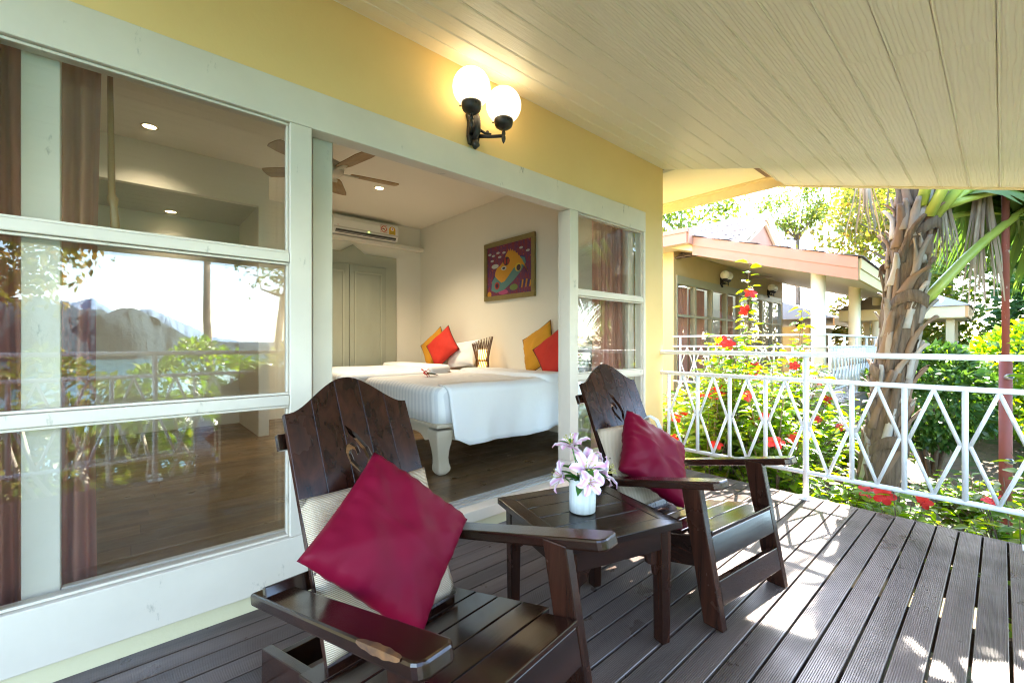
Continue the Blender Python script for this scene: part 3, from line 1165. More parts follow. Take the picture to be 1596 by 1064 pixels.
lf_me = np_mesh('leaf', np.array(leaf_tpl(.42, .1, .35)[0]) * .085, leaf_tpl()[1], leaf_mat('lily_leaf', (.03, .12, .015), (.07, .22, .03), .3))
for k in range(14):
    q = link('leaf', lf_me, lb)
    a = k * 2.4
    q.location = (.02 * math.cos(a), .02 * math.sin(a), .075 + .022 * (k % 4))
    q.rotation_euler = (0, R(random.uniform(-60, -5)), a)
for k, (p, d) in enumerate((((-.03, .04, .235), 2.6), ((-.03, .04, .24), 0.4), ((-.02, .03, .225), 4.4))):
    q = link('leaf', lf_me, lb)
    q.location = p
    q.rotation_euler = (0, R(-35), d)
    q.scale = (.6, .6, .6)

# ------------------------------------------------------------------ twin globe wall lamp
wl = thing('wall_lamp', 'black iron wall lamp with two lit round white globes above the doors', 'lamp', (1.56, WY, 2.42))
GLOBE = mat('lit_opal_globe', (.9, .88, .8), .25, emis=((1.0, .80, .50), .27))
pl = MB()
pl.prism([(-.03, -.075), (.03, -.075), (.042, -.03), (.036, .06), (.05, .10), (.03, .135), (-.03, .135), (-.05, .10), (-.036, .06), (-.042, -.03)], (0, -.002, 0), (1, 0, 0), (0, 0, 1), (0, -1, 0), .028)
pl.build('back_plate', BLACK, wl, bevel=.006)
sc_ = MB()
sc_.tube([(0, -.03, .12), (0, -.05, .06), (0, -.045, .0), (0, -.03, -.05)], [.016, .026, .03, .012], 10)
sc_.tube([(0, -.03, -.05), (0, -.045, -.085), (.0, -.03, -.10)], [.02, .024, .01], 10)
sc_.build('boss', BLACK, wl, True)
for (ex_, ey_) in ((-.105, -.145), (.15, -.125)):
    zc = 2.59 - 2.42
    d = Vector((ex_, ey_, 0))
    a = MB()
    a.tube([d * .12 + Vector((0, 0, -.012)), d * .55 + Vector((0, 0, -.015)), d + Vector((0, 0, -.01))], [.012, .010, .010], 10)
    a.tube([d * .15 + Vector((0, 0, .07)), d * .22 + Vector((0, 0, .03)), d * .42 + Vector((0, 0, .006)), d * .62 + Vector((0, 0, .0))], [.007, .009, .008, .006], 8)
    a.tube([d * .5 + Vector((0, 0, -.005)), d * .5 + Vector((0, 0, .018))], [.007, .009], 8)
    a.lathe([(.0005, -.058), (.008, -.045), (.013, -.03), (.012, -.012), (.008, -.006), (.012, .0), (.012, .012), (.008, .02), (.009, .03), (.02, .036)], 16, d)
    a.build('arm', BLACK, wl, True)
    h = MB().lathe([(.012, .030), (.034, .036), (.050, .048), (.056, .062), (.0585, .078), (.0585, .088), (.052, .090), (.045, .085)], 24, d)
    for k in range(3):
        th = k * 2.09 + .4
        c = d + Vector((.058 * math.cos(th), .058 * math.sin(th), .07))
        h.tube([c, c + Vector((.012 * math.cos(th), .012 * math.sin(th), 0))], .004, 6)
    h.build('globe_holder', BLACK, wl, True)
    gl_ = MB()
    gl_.lathe([(.106 * math.sin(math.pi * k / 20) + .0004, .106 * -math.cos(math.pi * k / 20)) for k in range(3, 21)], 32, d + Vector((0, 0, zc + .006)))
    gl_.build('globe', GLOBE, wl, True)

# ------------------------------------------------------------------ bedroom
# curtains
CURT = mat('terracotta_curtain', (.64, .29, .215), .85, var=((9, 9, 2), (.58, .255, .19)), sheen=.2)


def curtain(x0, x1, y, z0, z1, label, waves=62, amp=.03):
    n, mrow = 90, 10
    V, F = [], []
    for j in range(mrow + 1):
        q = j / mrow
        for i in range(n + 1):
            p = i / n
            x = x0 + (x1 - x0) * p + .012 * math.sin(q * 3 + p * 9)
            V.append((x, y + amp * math.sin(waves * p + .8 * math.sin(p * 11)) * (.75 + .35 * q) + .012 * math.sin(41 * p + q), z1 + (z0 - z1) * q))
    for j in range(mrow):
        for i in range(n):
            F.append((j * (n + 1) + i, j * (n + 1) + i + 1, (j + 1) * (n + 1) + i + 1, (j + 1) * (n + 1) + i))
    o = wb(MB().add(V, F), 'curtain', CURT, None, True)
    return tag(o, label, 'curtain')


curtain(-.62, -.085, 2.42, .155, 2.28, 'long brown curtain gathered beside the glass panel, a wooden pull in front')
curtain(3.12, 3.52, 2.42, .155, 2.28, 'sheer looking brown curtain bunched in the corner behind the narrow glass panel')
cw = MB().tube([(-.055, 2.375, 2.25), (-.05, 2.372, 1.75), (-.047, 2.37, 1.73), (-.044, 2.37, 1.70), (-.04, 2.37, 1.62), (-.04, 2.37, 1.585)], [.009, .012, .019, .012, .016, .006], 10)
tag(wb(cw, 'curtain_wand', wood_mat('honey_wood', (.30, .15, .05), (.42, .23, .08), .35, .3, 'z'), None, True), 'turned wooden pull hanging in front of the brown curtain', 'curtain rod')


# downlights
def downlight(x, y, z, label, power=17):
    t = thing('downlight', label, 'light', (x, y, z), 0, 'round recessed ceiling downlights')
    MB().lathe([(.048, -.001), (.062, -.001), (.064, -.005), (.060, -.008), (.050, -.006), (.048, -.001)], 24, (0, 0, 0), False).build('ring', mat('brass_ring', (.62, .48, .22), .3, metal=.7), t, True)
    MB().lathe([(.001, -.004), (.049, -.004), (.049, -.002), (.001, -.002)], 24).build('lens', mat('lit_lens', (.9, .85, .7), .4, emis=((1, .78, .45), 1.2)), t, True)
    ld = bpy.data.lights.new('downlight_beam', 'SPOT')
    ld.energy = power
    ld.spot_size = R(125)
    ld.spot_blend = 1.0
    ld.shadow_soft_size = .05
    ld.color = (1, .82, .58)
    lo = bpy.data.objects.new('downlight_beam', ld)
    COL.objects.link(lo)
    lo.parent = t
    lo.location = (0, 0, -.02)
    return t


downlight(2.30, 5.05, CZ, 'round lit ceiling downlight in front of the air conditioner', 26)
downlight(.14, 4.95, CZ, 'round lit ceiling downlight just in front of the dark alcove', 6)
downlight(.36, 6.22, 2.637, 'round lit downlight in the low dark alcove ceiling', 1.2)

# ceiling fan
FANW = wood_mat('fan_blade_wood', (.24, .125, .035), (.38, .22, .07), .4, .2, 'x', 1, .1)
fan = thing('ceiling_fan', 'wooden five blade ceiling fan under the bedroom ceiling', 'fan', (1.34, 3.92, 2.66))
MB().lathe([(.012, .39), (.05, .385), (.05, .36), (.013, .34), (.013, .12), (.05, .10), (.10, .07), (.11, .03), (.10, -.01), (.06, -.04), (.02, -.05)], 24).build('motor', mat('fan_metal', (.5, .46, .36), .35, metal=.3), fan, True)
for k in range(5):
    a = R(-8 + 72 * k)
    b = MB().prism([(.16, -.05), (.22, -.066), (.50, -.078), (.585, -.07), (.60, -.035), (.60, .035), (.585, .07), (.50, .078), (.22, .066), (.16, .05)], (0, 0, 0), (1, 0, 0), (0, .985, .17), (0, -.17, .985), .007).build('blade', FANW, fan, bevel=.002)
    b.rotation_euler = (0, 0, a)
    c = MB().prism([(.08, -.012), (.17, -.035), (.235, -.02), (.235, .02), (.17, .035), (.08, .012)], (0, 0, -.006), (1, 0, 0), (0, .985, .17), (0, -.17, .985), .005).build('blade_bracket', mat('fan_metal', (.5, .46, .36)), fan)
    c.rotation_euler = (0, 0, a)

# air conditioner
ac = thing('air_conditioner', 'white wall air conditioner with two stickers above the sage doors', 'air conditioner', (2.66, BY, 2.72))
ACW = mat('ac_plastic', (.78, .77, .72), .35)
MB().prism([(0, 0), (-.155, .02), (-.195, .075), (-.20, .20), (-.17, .262), (0, .268)], (-.50, 0, 0), (0, 1, 0), (0, 0, 1), (1, 0, 0), 1.0).build('housing', ACW, ac, bevel=.008)
MB().box((-.46, -.19, .028), (.46, -.168, .036)).build('louvre', mat('ac_louvre', (.35, .34, .31), .4), ac)
MB().prism([(-.162, .0235), (-.19, .062), (-.196, .062), (-.166, .02)], (-.46, 0, 0), (0, 1, 0), (0, 0, 1), (1, 0, 0), .92).build('air_slot', mat('ac_slot', (.05, .045, .04), .6), ac)
MB().box((-.485, -.2035, .082), (.485, -.1975, .10)).build('trim_strip', mat('ac_strip', (.55, .53, .47), .3), ac)
MB().lathe([(.0005, 0), (.008, 0), (.008, .003), (.0005, .003)], 12, (0, 0, 0)).build('indicator', mat('green_led', (.2, .7, .1), .4, emis=((.4, 1, .1), 1)), ac).location = (.02, -.2005, .079)
st = MB().box((.20, -.2022, .112), (.31, -.2004, .228)).build('no_smoking_sticker', mat('sticker_paper', (.78, .72, .6), .5), ac)
RED = mat('sticker_red', (.55, .05, .03), .5)
rg = MB()
for k in range(28):
    a0, a1 = k * math.pi / 14, (k + 1) * math.pi / 14
    rg.add([(.255 + r * math.cos(a), -.2028, .170 + r * math.sin(a)) for a in (a0, a1) for r in (.036, .046)], [(0, 1, 3, 2)])
rg.bar((.228, -.2029, .197), (.282, -.2029, .143), .001, .009, (1, 0, 1))
for x, z0, z1 in ((.2035, .1155, .2245), (.303, .1155, .2245)):
    rg.box((x, -.2031, z0), (x + .004, -.2024, z1))
for z in (.1155, .2205):
    rg.box((.2075, -.2031, z), (.303, -.2024, z + .004))
rg.build('sticker_print', RED, ac)
MB().box((.228, -.2027, .164), (.275, -.2023, .174)).build('sticker_print', mat('print_black', (.03, .03, .03), .5), ac)
MB().prism([(.34, .105), (.445, .105), (.445, .185), (.43, .215), (.392, .228), (.355, .215), (.34, .185)], (0, -.2004, 0), (1, 0, 0), (0, 0, 1), (0, -1, 0), .0018).build('energy_label', mat('label_yellow', (.75, .42, .03), .5), ac)
el_ = MB()
for k in range(20):
    a0, a1 = k * math.pi / 10, (k + 1) * math.pi / 10
    el_.add([(.392, -.2026, .188), (.392 + .026 * math.cos(a0), -.2026, .188 + .026 * math.sin(a0)), (.392 + .026 * math.cos(a1), -.2026, .188 + .026 * math.sin(a1))], [(0, 1, 2)])
el_.build('label_disc', mat('print_white', (.8, .8, .76), .5), ac)
MB().box((.386, -.2032, .176), (.398, -.2028, .200)).build('label_print', RED, ac)
lp = MB()
for k in range(4):
    lp.box((.352, -.2031, .115 + k * .012), (.432, -.2024, .119 + k * .012))
lp.build('label_print', mat('print_green', (.08, .25, .05), .5), ac)
MB().box((-.44, -.2031, .112), (-.425, -.2010, .120)).build('badge', RED, ac)

# framed painting of two fish like shapes (flat painted canvas in a bronze frame)
PX = RX - .026
pt = thing('painting', 'framed colourful painting of curled orange and teal sea creatures on the bedroom wall', 'painting', (PX, 4.18, 2.10))
FRM = mat('bronze_frame', (.27, .215, .085), .4, metal=.35, var=((8, 8, 8), (.22, .17, .065)))
for a, b in (((-.49, -.385), (.49, -.325)), ((-.49, .325), (.49, .385)), ((-.49, -.3245), (-.43, .3245)), ((.43, -.3245), (.49, .3245))):
    MB().box((-.035, a[0], a[1]), (-.001, b[0], b[1])).build('frame', FRM, pt, bevel=.006)


def canvas_mat():
    m, t, p, o = _new('painted_canvas')
    v = _coords(t, (1, 26, 7), False)
    f = _noise(t, v, 1.0, 4, .7, .5)
    c = _ramp(t, f, [(.25, (.035, .02, .07)), (.42, (.22, .02, .03)), (.55, (.06, .02, .10)), (.66, (.30, .04, .03)), (.8, (.08, .07, .16))])
    vo_ = t.nodes.new('ShaderNodeTexVoronoi')
    vo_.inputs['Scale'].default_value = 17
    tc = t.nodes.new('ShaderNodeTexCoord')
    t.links.new(tc.outputs['Object'], vo_.inputs['Vector'])
    k = _ramp(t, vo_.outputs['Distance'], [(.12, (1, 1, 1)), (.18, (0, 0, 0))])
    c = _mix(t, k, c, (.42, .09, .04))
    t.links.new(c, p.inputs['Base Color'])
    p.inputs['Roughness'].default_value = .6
    return m


cv = MB().box((-.018, -.4305, -.3255), (-.002, .4305, .3255)).build('canvas', canvas_mat(), pt)


def paint(outline, m, lift, name='painted_shape'):
    # outline in picture units: a to the viewer's right (towards -y), b up; 0..1 of canvas
    q = [((.5 - a) * .86, (b - .5) * .65) for a, b in outline]
    MB().prism(q, (-.0181 - lift, 0, 0), (0, 1, 0), (0, 0, 1), (-1, 0, 0), .0006).build(name, m, cv)


ORG = mat('paint_orange', (.52, .24, .015), .6, spots=((40, 40, 40), (.45, .10, .01), .6))
TEAL = mat('paint_teal', (.08, .19, .18), .6, spots=((30, 30, 30), (.45, .20, .03), .66))
NAVY = mat('paint_navy', (.02, .025, .12), .6)
body = [(.10, .12), (.22, .06), (.40, .10), (.62, .26), (.78, .42), (.88, .56), (.86, .66), (.74, .70), (.62, .63), (.50, .46), (.42, .34), (.30, .34), (.20, .40), (.12, .30)]
paint([(a * 1.02 - .012, b + .018) for a, b in body], NAVY, .0002)
paint(body, TEAL, .0010)
head = [(.20, .48), (.24, .55), (.32, .60), (.40, .68), (.44, .78), (.50, .86)]
for k in range(9):
    a = .50 + k * .05
    head += [(a, .90 - .012 * k * k * .6), (a + .025, .84 - .012 * k * k * .6)]
head += [(.90, .44), (.84, .52), (.74, .56), (.62, .50), (.52, .38), (.42, .27), (.34, .25), (.26, .32), (.19, .40)]
paint(head, ORG, .0018)


def disc(cx, cy, rx, ry, m, lift, nm='painted_shape', n=16):
    paint([(cx + rx * math.cos(2 * math.pi * k / n), cy + ry * math.sin(2 * math.pi * k / n)) for k in range(n)], m, lift, nm)


DKP = mat('paint_dark', (.03, .012, .03), .6)
PRED = mat('paint_red', (.34, .03, .02), .6)
PWH = mat('paint_pale', (.42, .44, .40), .6)
disc(.24, .20, .06, .075, PRED, .0026)
disc(.24, .20, .035, .045, DKP, .0034)
disc(.46, .66, .075, .085, DKP, .0026)
disc(.43, .67, .025, .07, PRED, .0034)
disc(.50, .65, .02, .06, PRED, .0034)
disc(.40, .53, .06, .04, PWH, .0026)
disc(.40, .53, .035, .022, DKP, .0034)
disc(.72, .50, .07, .08, mat('paint_yellow', (.55, .38, .03), .6), .0026)
disc(.73, .49, .045, .06, DKP, .0034)
for cx, cy in ((.06, .86), (.15, .82), (.26, .86), (.30, .77), (.40, .84), (.12, .72), (.78, .86), (.92, .78)):
    disc(cx, cy, .04, .022, PWH, .0006)
disc(.19, .60, .085, .045, PWH, .0010)
disc(.38, .06, .11, .05, mat('paint_pink', (.40, .06, .18), .6), .0006)
disc(.62, .13, .09, .06, mat('paint_green', (.14, .20, .05), .6), .0006)
for k in range(6):
    a = .74 + k * .042
    paint([(a, .10), (a + .022, .10), (a + .05, .26 - .015 * abs(k - 2)), (a + .02, .27 - .015 * abs(k - 2))], ORG if k % 2 else NAVY, .0006)
disc(.05, .04, .05, .06, ORG, .0006)

# beds
LIN = mat('bed_frame_paint', (.50, .43, .33), .5, var=((4, 4, 4), (.45, .385, .29)))


def duvet_mat():
    m, t, p, o = _new('striped_white_cotton')
    tc = t.nodes.new('ShaderNodeTexCoord')
    wv = t.nodes.new('ShaderNodeTexWave')
    wv.bands_direction = 'Y'
    wv.inputs['Scale'].default_value = 5.6
    t.links.new(tc.outputs['Object'], wv.inputs['Vector'])
    f = _ramp(t, wv.outputs['Fac'], [(.45, (0, 0, 0)), (.55, (1, 1, 1))])
    t.links.new(_mix(t, f, (.83, .83, .83), (.70, .71, .73)), p.inputs['Base Color'])
    r = _ramp(t, wv.outputs['Fac'], [(.45, (.75, .75, .75)), (.55, (.4, .4, .4))])
    t.links.new(r, p.inputs['Roughness'])
    n = _noise(t, _coords(t, (5, 5, 5), False), 1, 5)
    b = t.nodes.new('ShaderNodeBump')
    b.inputs['Strength'].default_value = .35
    b.inputs['Distance'].default_value = .02
    t.links.new(n, b.inputs['Height'])
    t.links.new(b.outputs[0], p.inputs['Normal'])
    return m


DUV = duvet_mat()
WCOT = mat('white_cotton', (.82, .82, .82), .8, bump=((6, 6, 6), .4, .02))


def opium_leg(cx, cy, sx, sy):
    secs = [(.355, .0, .075), (.31, .002, .074), (.26, .006, .064), (.20, .008, .053), (.14, .004, .047), (.09, -.006, .049), (.055, -.014, .056), (.03, -.014, .052), (.012, -.010, .038), (0, -.008, .026)]
    mb = MB()
    vs = []
    for z, off, h in secs:
        for a, b in ((-1, -1), (1, -1), (1, 1), (-1, 1)):
            vs.append((cx - sx * (-off) * 1 + a * h - sx * .075, cy + sy * off - sy * .075 + b * h, FZ + z))
    fs = [(0, 1, 2, 3)[::-1], tuple(range((len(secs) - 1) * 4, len(secs) * 4))]
    for i in range(len(secs) - 1):
        for k in range(4):
            fs.append((i * 4 + k, i * 4 + (k + 1) % 4, (i + 1) * 4 + (k + 1) % 4, (i + 1) * 4 + k))
    return mb.add(vs, fs)


def soft_block(x0, x1, y0, y1, z0, z1, r=.07, crown=.02, seed=0, n=30, wr=.004):
    """soft rounded block (mattress, bolster) as one mesh"""
    rr = random.Random(seed)
    ph = [rr.uniform(0, 6) for _ in range(4)]
    V, F = [], []
    def prof(u):           # u in -1..1 -> offset factor at the border
        return min(1, (1 - abs(u)))
    m2 = n
    rows = []
    cx, cy = (x0 + x1) / 2, (y0 + y1) / 2
    rings_ = [(0, z0), (0, z0 + .5 * (z1 - z0 - r))] + [(r * (1 - math.cos(a)), z1 - r + r * math.sin(a)) for a in np.linspace(0, math.pi / 2, 7)]
    per = []
    for k in range(4 * n):
        s, q = divmod(k, n)
        q /= n
        per.append([(x0 + (x1 - x0) * q, y0), (x1, y0 + (y1 - y0) * q), (x1 - (x1 - x0) * q, y1), (x0, y1 - (y1 - y0) * q)][s])
    for ins, z in rings_:
        for (x, y) in per:
            # rounded corners in plan
            c = .09
            dx = max(0, abs(x - cx) - ((x1 - x0) / 2 - c))
            dy = max(0, abs(y - cy) - ((y1 - y0) / 2 - c))
            l = math.hypot(dx, dy)
            k_ = min(1, c / l) if l > c else 1
            px = cx + math.copysign(min(abs(x - cx), (x1 - x0) / 2 - c) + dx * k_, x - cx)
            py = cy + math.copysign(min(abs(y - cy), (y1 - y0) / 2 - c) + dy * k_, y - cy)
            ln = math.hypot(px - cx, py - cy)
            px -= (px - cx) / ln * ins
            py -= (py - cy) / ln * ins
            w_ = wr * (math.sin(9 * px + 3 * z + ph[0]) + math.sin(7 * py + ph[1] + 5 * z))
            V.append((px + w_, py + w_, z + w_ * .5))
    N = 4 * n
    for i in range(len(rings_) - 1):
        for k in range(N):
            F.append((i * N + k, i * N + (k + 1) % N, (i + 1) * N + (k + 1) % N, (i + 1) * N + k))
    # top: shrink the last ring to a centre in steps
    base = (len(rings_) - 1) * N
    last = [V[base + k] for k in range(N)]
    steps = 7
    for s in range(1, steps):
        q = s / steps
        for k in range(N):
            x, y, z = last[k]
            px, py = x + (cx - x) * q, y + (cy - y) * q
            V.append((px, py, z + crown * math.sin(q * math.pi / 2) + wr * (math.sin(6 * px + ph[2]) * math.sin(8 * py + ph[3]))))
        for k in range(N):
            F.append((base + k, base + (k + 1) % N, base + N + (k + 1) % N, base + N + k))
        base += N
    F.append(tuple(base + k for k in range(N)))
    F.append(tuple(range(N))[::-1])
    return MB().add(V, F)


def make_bed(x0, x1, y0, y1, label, dlabel):
    t = thing('bed', label, 'bed', ((x0 + x1) / 2, (y0 + y1) / 2, FZ))
    for cx, sx in ((x0, -1), (x1, 1)):
        for cy, sy in ((y0, -1), (y1, 1)):
            wb(opium_leg(cx, cy, sx, sy), 'leg', LIN, t, bevel=.012)
    zt = FZ + .372
    def ap(L):
        return [(0, 0), (L, 0), (L, -.10), (L - .06, -.115), (L - .13, -.07), (L - .20, -.062), (.20, -.062), (.13, -.07), (.06, -.115), (0, -.10)]
    wb(MB().prism(ap(x1 - x0 - .28), (x0 + .14, y0 + .01, zt), (1, 0, 0), (0, 0, 1), (0, 1, 0), .045), 'side_apron', LIN, t, bevel=.004)
    wb(MB().prism(ap(x1 - x0 - .28), (x0 + .14, y1 - .055, zt), (1, 0, 0), (0, 0, 1), (0, 1, 0), .045), 'side_apron', LIN, t, bevel=.004)
    wb(MB().prism(ap(y1 - y0 - .28), (x0 + .01, y0 + .14, zt), (0, 1, 0), (0, 0, 1), (1, 0, 0), .045), 'foot_apron', LIN, t, bevel=.004)
    bx('platform', (x0 - .005, y0 - .005, zt + .001), (x1, y1 + .005, zt + .03), LIN, t, .006)
    wb(soft_block(x0 + .02, x1 - .01, y0 + .015, y1 - .015, zt + .031, .775, .06, .01, 2), 'mattress', WCOT, t, True)
    d = wb(soft_block(x0 + .003, x1 - .50, y0 + .003, y1 - .003, zt + .032, .822, .075, .012, 5, wr=.005), 'duvet', DUV, None, True)
    tag(d, dlabel, 'bedding')
    fo = wb(soft_block(x1 - .80, x1 - .44, y0 - .014, y1 + .014, .70, .868, .06, .004, 9, wr=.004), 'turned_back_fold', WCOT, None, True)
    adopt(fo, d)
    return t, d


bed1, duv1 = make_bed(1.72, 3.65, 2.78, 4.18, 'bed on curved beige legs standing just inside the open doors', 'white striped duvet spread over the bed just inside the open doors')
bed2, duv2 = make_bed(1.72, 3.65, 4.82, 6.20, 'bed on curved beige legs standing along the sage door wall', 'white striped duvet spread over the bed along the sage door wall')
# the loose side of the duvet that hangs over the near bed's edge
V, F = [], []
nxs, nzs = 46, 14
for j in range(nzs + 1):
    q = j / nzs
    for i in range(nxs + 1):
        p = i / nxs
        x = 1.80 + p * 1.78 + (1 - p) ** 4 * .05 * q
        hem = .33 + .10 * p + .02 * math.sin(p * 9) + .10 * max(0, .09 - p) / .09
        if q < .25:
            a = q / .25 * math.pi / 2
            yy, zz = 2.90 - .135 * math.sin(a) , .834 - .06 * (1 - math.cos(a))
        else:
            k = (q - .25) / .75
            yy = 2.765 - .035 * k + (.016 * math.sin(p * 21 + 1.2 * math.sin(p * 7)) + .007 * math.sin(p * 47 + 3 * k)) * k
            zz = .774 + (hem - .774) * k
        V.append((x, yy, zz + .004 * math.sin(13 * p)))
for j in range(nzs):
    for i in range(nxs):
        F.append((j * (nxs + 1) + i, j * (nxs + 1) + i + 1, (j + 1) * (nxs + 1) + i + 1, (j + 1) * (nxs + 1) + i))
dp = wb(MB().add(V, F), 'hanging_side', WCOT, None, True)
sm = dp.modifiers.new('thick', 'SOLIDIFY')
sm.thickness = .008
adopt(dp, duv1)


# bed cushions
def bed_cushion(name, me, loc, yaw, roll, lean, label, group=None):
    """stands on the bed against the end wall, facing -x"""
    o = link(name, me)
    m = Matrix(((0, 0, -1), (-1, 0, 0), (0, 1, 0))).to_4x4()      # local x->-y, y->z, z->-x
    o.matrix_world = Matrix.Translation(loc) @ Matrix.Rotation(yaw, 4, 'Z') @ Matrix.Rotation(lean, 4, 'Y') @ m @ Matrix.Rotation(roll, 4, 'Z')
    return tag(o, label, 'cushion', group)


CRED = mat('red_cushion', (.52, .022, .008), .8, var=((6, 6, 6), (.46, .016, .006)))
CYEL = mat('yellow_cushion', (.60, .28, .012), .8, var=((6, 6, 6), (.54, .24, .01)))
def piped(o, wd, m):
    # dark piping round the seam
    pts = []
    for k in range(41):
        s, q = divmod(k % 40, 10)
        q = q / 10 * 2 - 1
        u, v = [(q, -1), (1, q), (-q, 1), (-1, -q)][s]
        pts.append((u * wd / 2 * (1 - .07 * (1 - v * v)), v * wd / 2 * (1 - .07 * (1 - u * u)), 0))
    c = MB().tube(pts, .0045, 6, False).build('piping', m, None, True)
    c.parent = o
    return c


PIP = mat('dark_piping', (.05, .015, .012), .7)
rm = pillow_mesh('cushion', .48, .48, .15, CRED, 31, 16)
ym = pillow_mesh('cushion', .50, .50, .15, CYEL, 32, 16)
piped(bed_cushion('cushion', ym, (3.50, 5.74, 1.07), R(8), R(38), R(14), 'yellow cushion behind the red one on the bed along the sage door wall', 'yellow bed cushions'), .50, PIP)
piped(bed_cushion('cushion', rm, (3.36, 5.30, 1.09), R(12), R(42), R(18), 'red cushion standing on its corner on the bed along the sage door wall', 'red bed cushions'), .48, PIP)
piped(bed_cushion('cushion', ym, (3.50, 3.50, 1.09), R(-6), R(28), R(16), 'yellow cushion behind the red one on the bed just inside the open doors', 'yellow bed cushions'), .50, PIP)
piped(bed_cushion('cushion', rm, (3.36, 3.10, 1.05), R(4), R(40), R(20), 'red cushion leaning on the bed just inside the open doors', 'red bed cushions'), .48, PIP)
pm_ = pillow_mesh('pillow', .62, .40, .17, WCOT, 41, 16)
bed_cushion('pillow', pm_, (3.53, 5.02, 1.0), 0, R(6), R(22), 'white pillow behind the red cushion on the bed along the sage door wall')['category'] = 'pillow'
bed_cushion('pillow', pm_, (3.58, 3.10, .99), 0, R(-3), R(22), 'white pillow behind the red cushion on the bed just inside the open doors')['category'] = 'pillow'
# nightstand and bamboo lamp
ns = thing('nightstand', 'plain wooden nightstand between the two beds', 'nightstand', (3.45, 4.50, FZ))
NSW = wood_mat('nightstand_wood', (.10, .06, .03), (.17, .10, .05), .4, .2, 'x')
MB().box((-.19, -.22, .62), (.195, .22, .65)).build('top', NSW, ns, bevel=.004)
MB().box((-.175, -.20, .40), (.18, .20, .619)).build('drawer', NSW, ns, bevel=.004)
for sx in (-1, 1):
    for sy in (-1, 1):
        MB().box((sx * .15 - .02, sy * .175 - .02, 0), (sx * .15 + .02, sy * .175 + .02, .399)).build('leg', NSW, ns)
bl = thing('bedside_lamp', 'lit bedside lamp of flaring dark bamboo sticks between the beds', 'lamp', (3.45, 4.48, FZ + .65))
BAM = mat('dark_bamboo', (.10, .045, .018), .4)
for k in range(22):
    a = k * 2 * math.pi / 22
    b = a + .75
    tp = .40 + .05 * math.sin(a * 1 + 2.6)
    p0, p1 = Vector((.085 * math.cos(a), .085 * math.sin(a), 0)), Vector((.135 * math.cos(b), .135 * math.sin(b), tp))
    mid = (p0 + p1) / 2 * .80
    mid.z = tp * .42
    MB().tube([p0, mid, p1], .0065, 6).build('stick', BAM, bl, True)
MB().lathe([(.068, .13), (.074, .13), (.074, .15), (.068, .15), (.068, .13)], 20, (0, 0, 0), False).build('band', BAM, bl)
MB().lathe([(.045, .01), (.052, .02), (.05, .12), (.058, .26), (.05, .28)], 16).build('shade', mat('lit_paper_shade', (.8, .6, .3), .6, emis=((1, .52, .13), .6)), bl, True)
# hibiscus laid on the bed
HIBR = mat('hibiscus_red', (.62, .022, .018), .55, var=((20, 20, 20), (.50, .012, .014)))
def hib_flower_mesh():
    V, F = [], []
    for k in range(5):
        a = k * 2 * math.pi / 5
        b = len(V)
        for i in range(5):
            q = i / 4
            wd = (.10, .55, .85, .80, .30)[i] * .42
            for e in (-1, 0, 1):
                r_, zz = q * .95, .30 * q - .42 * q * q + (.10 if e else 0) * q + (.04 * math.sin(k * 3 + i * 2) if e else 0)
                V.append((r_ * math.cos(a) - e * wd * math.sin(a), r_ * math.sin(a) + e * wd * math.cos(a), zz))
        for i in range(4):
            for e in range(2):
                F.append((b + i * 3 + e, b + i * 3 + e + 1, b + (i + 1) * 3 + e + 1, b + (i + 1) * 3 + e))
    mb = MB().add(V, F)
    mb.tube([(0, 0, 0), (.03, .02, .55), (.06, .03, .95)], [.05, .045, .06], 6)
    mb.tube([(0, 0, -.35), (0, 0, .05)], [.05, .16], 6)
    return mb.mesh('hibiscus_flower', HIBR, True)


HIB = hib_flower_mesh()
hb = thing('cut_flower', 'red hibiscus flower with a green leaf lying on the white duvet', 'flower', (2.12, 3.66, .842))
for p, s in (((0, 0, .03), .055), ((.05, .03, .02), .04)):
    q = link('bloom', HIB, hb)
    q.location = p
    q.scale = (s, s, s)
    q.rotation_euler = (.9, .4, 1)
lf2 = np_mesh('leaf', np.array(LEAF[0]) * .12, LEAF[1], leaf_mat('dark_leaf', (.02, .06, .012), (.03, .09, .02), .2))
for a in (-.5, -.1):
    q = link('leaf', lf2, hb)
    q.rotation_euler = (0, -.05, a)
    q.location = (.02, 0, .012)

# ------------------------------------------------------------------ the neighbouring bungalow
PINK = mat('salmon_fascia', (.44, .215, .14), .55, var=((3, 3, 3), (.40, .19, .125)))
CREAM2 = mat('neighbour_cream_wall', (.54, .41, .21), .75, var=((2, 2, 2), (.50, .38, .19)))
SHIN = mat('weathered_shingle', (.17, .135, .125), .9, var=((3, 3, 3), (.11, .085, .08)))
OLIVE = mat('olive_window_frame', (.36, .35, .25), .5)
nb = thing('neighbouring_bungalow', 'cream bungalow with salmon fascia, shingled gable and columned porch across the hibiscus', 'house', (8.25, 4.4, .2), R(1.5))


def nbx(name, a, b, m, par=nb, bevel=0):
    return MB().box(a, b).build(name, m, par, bevel=bevel)


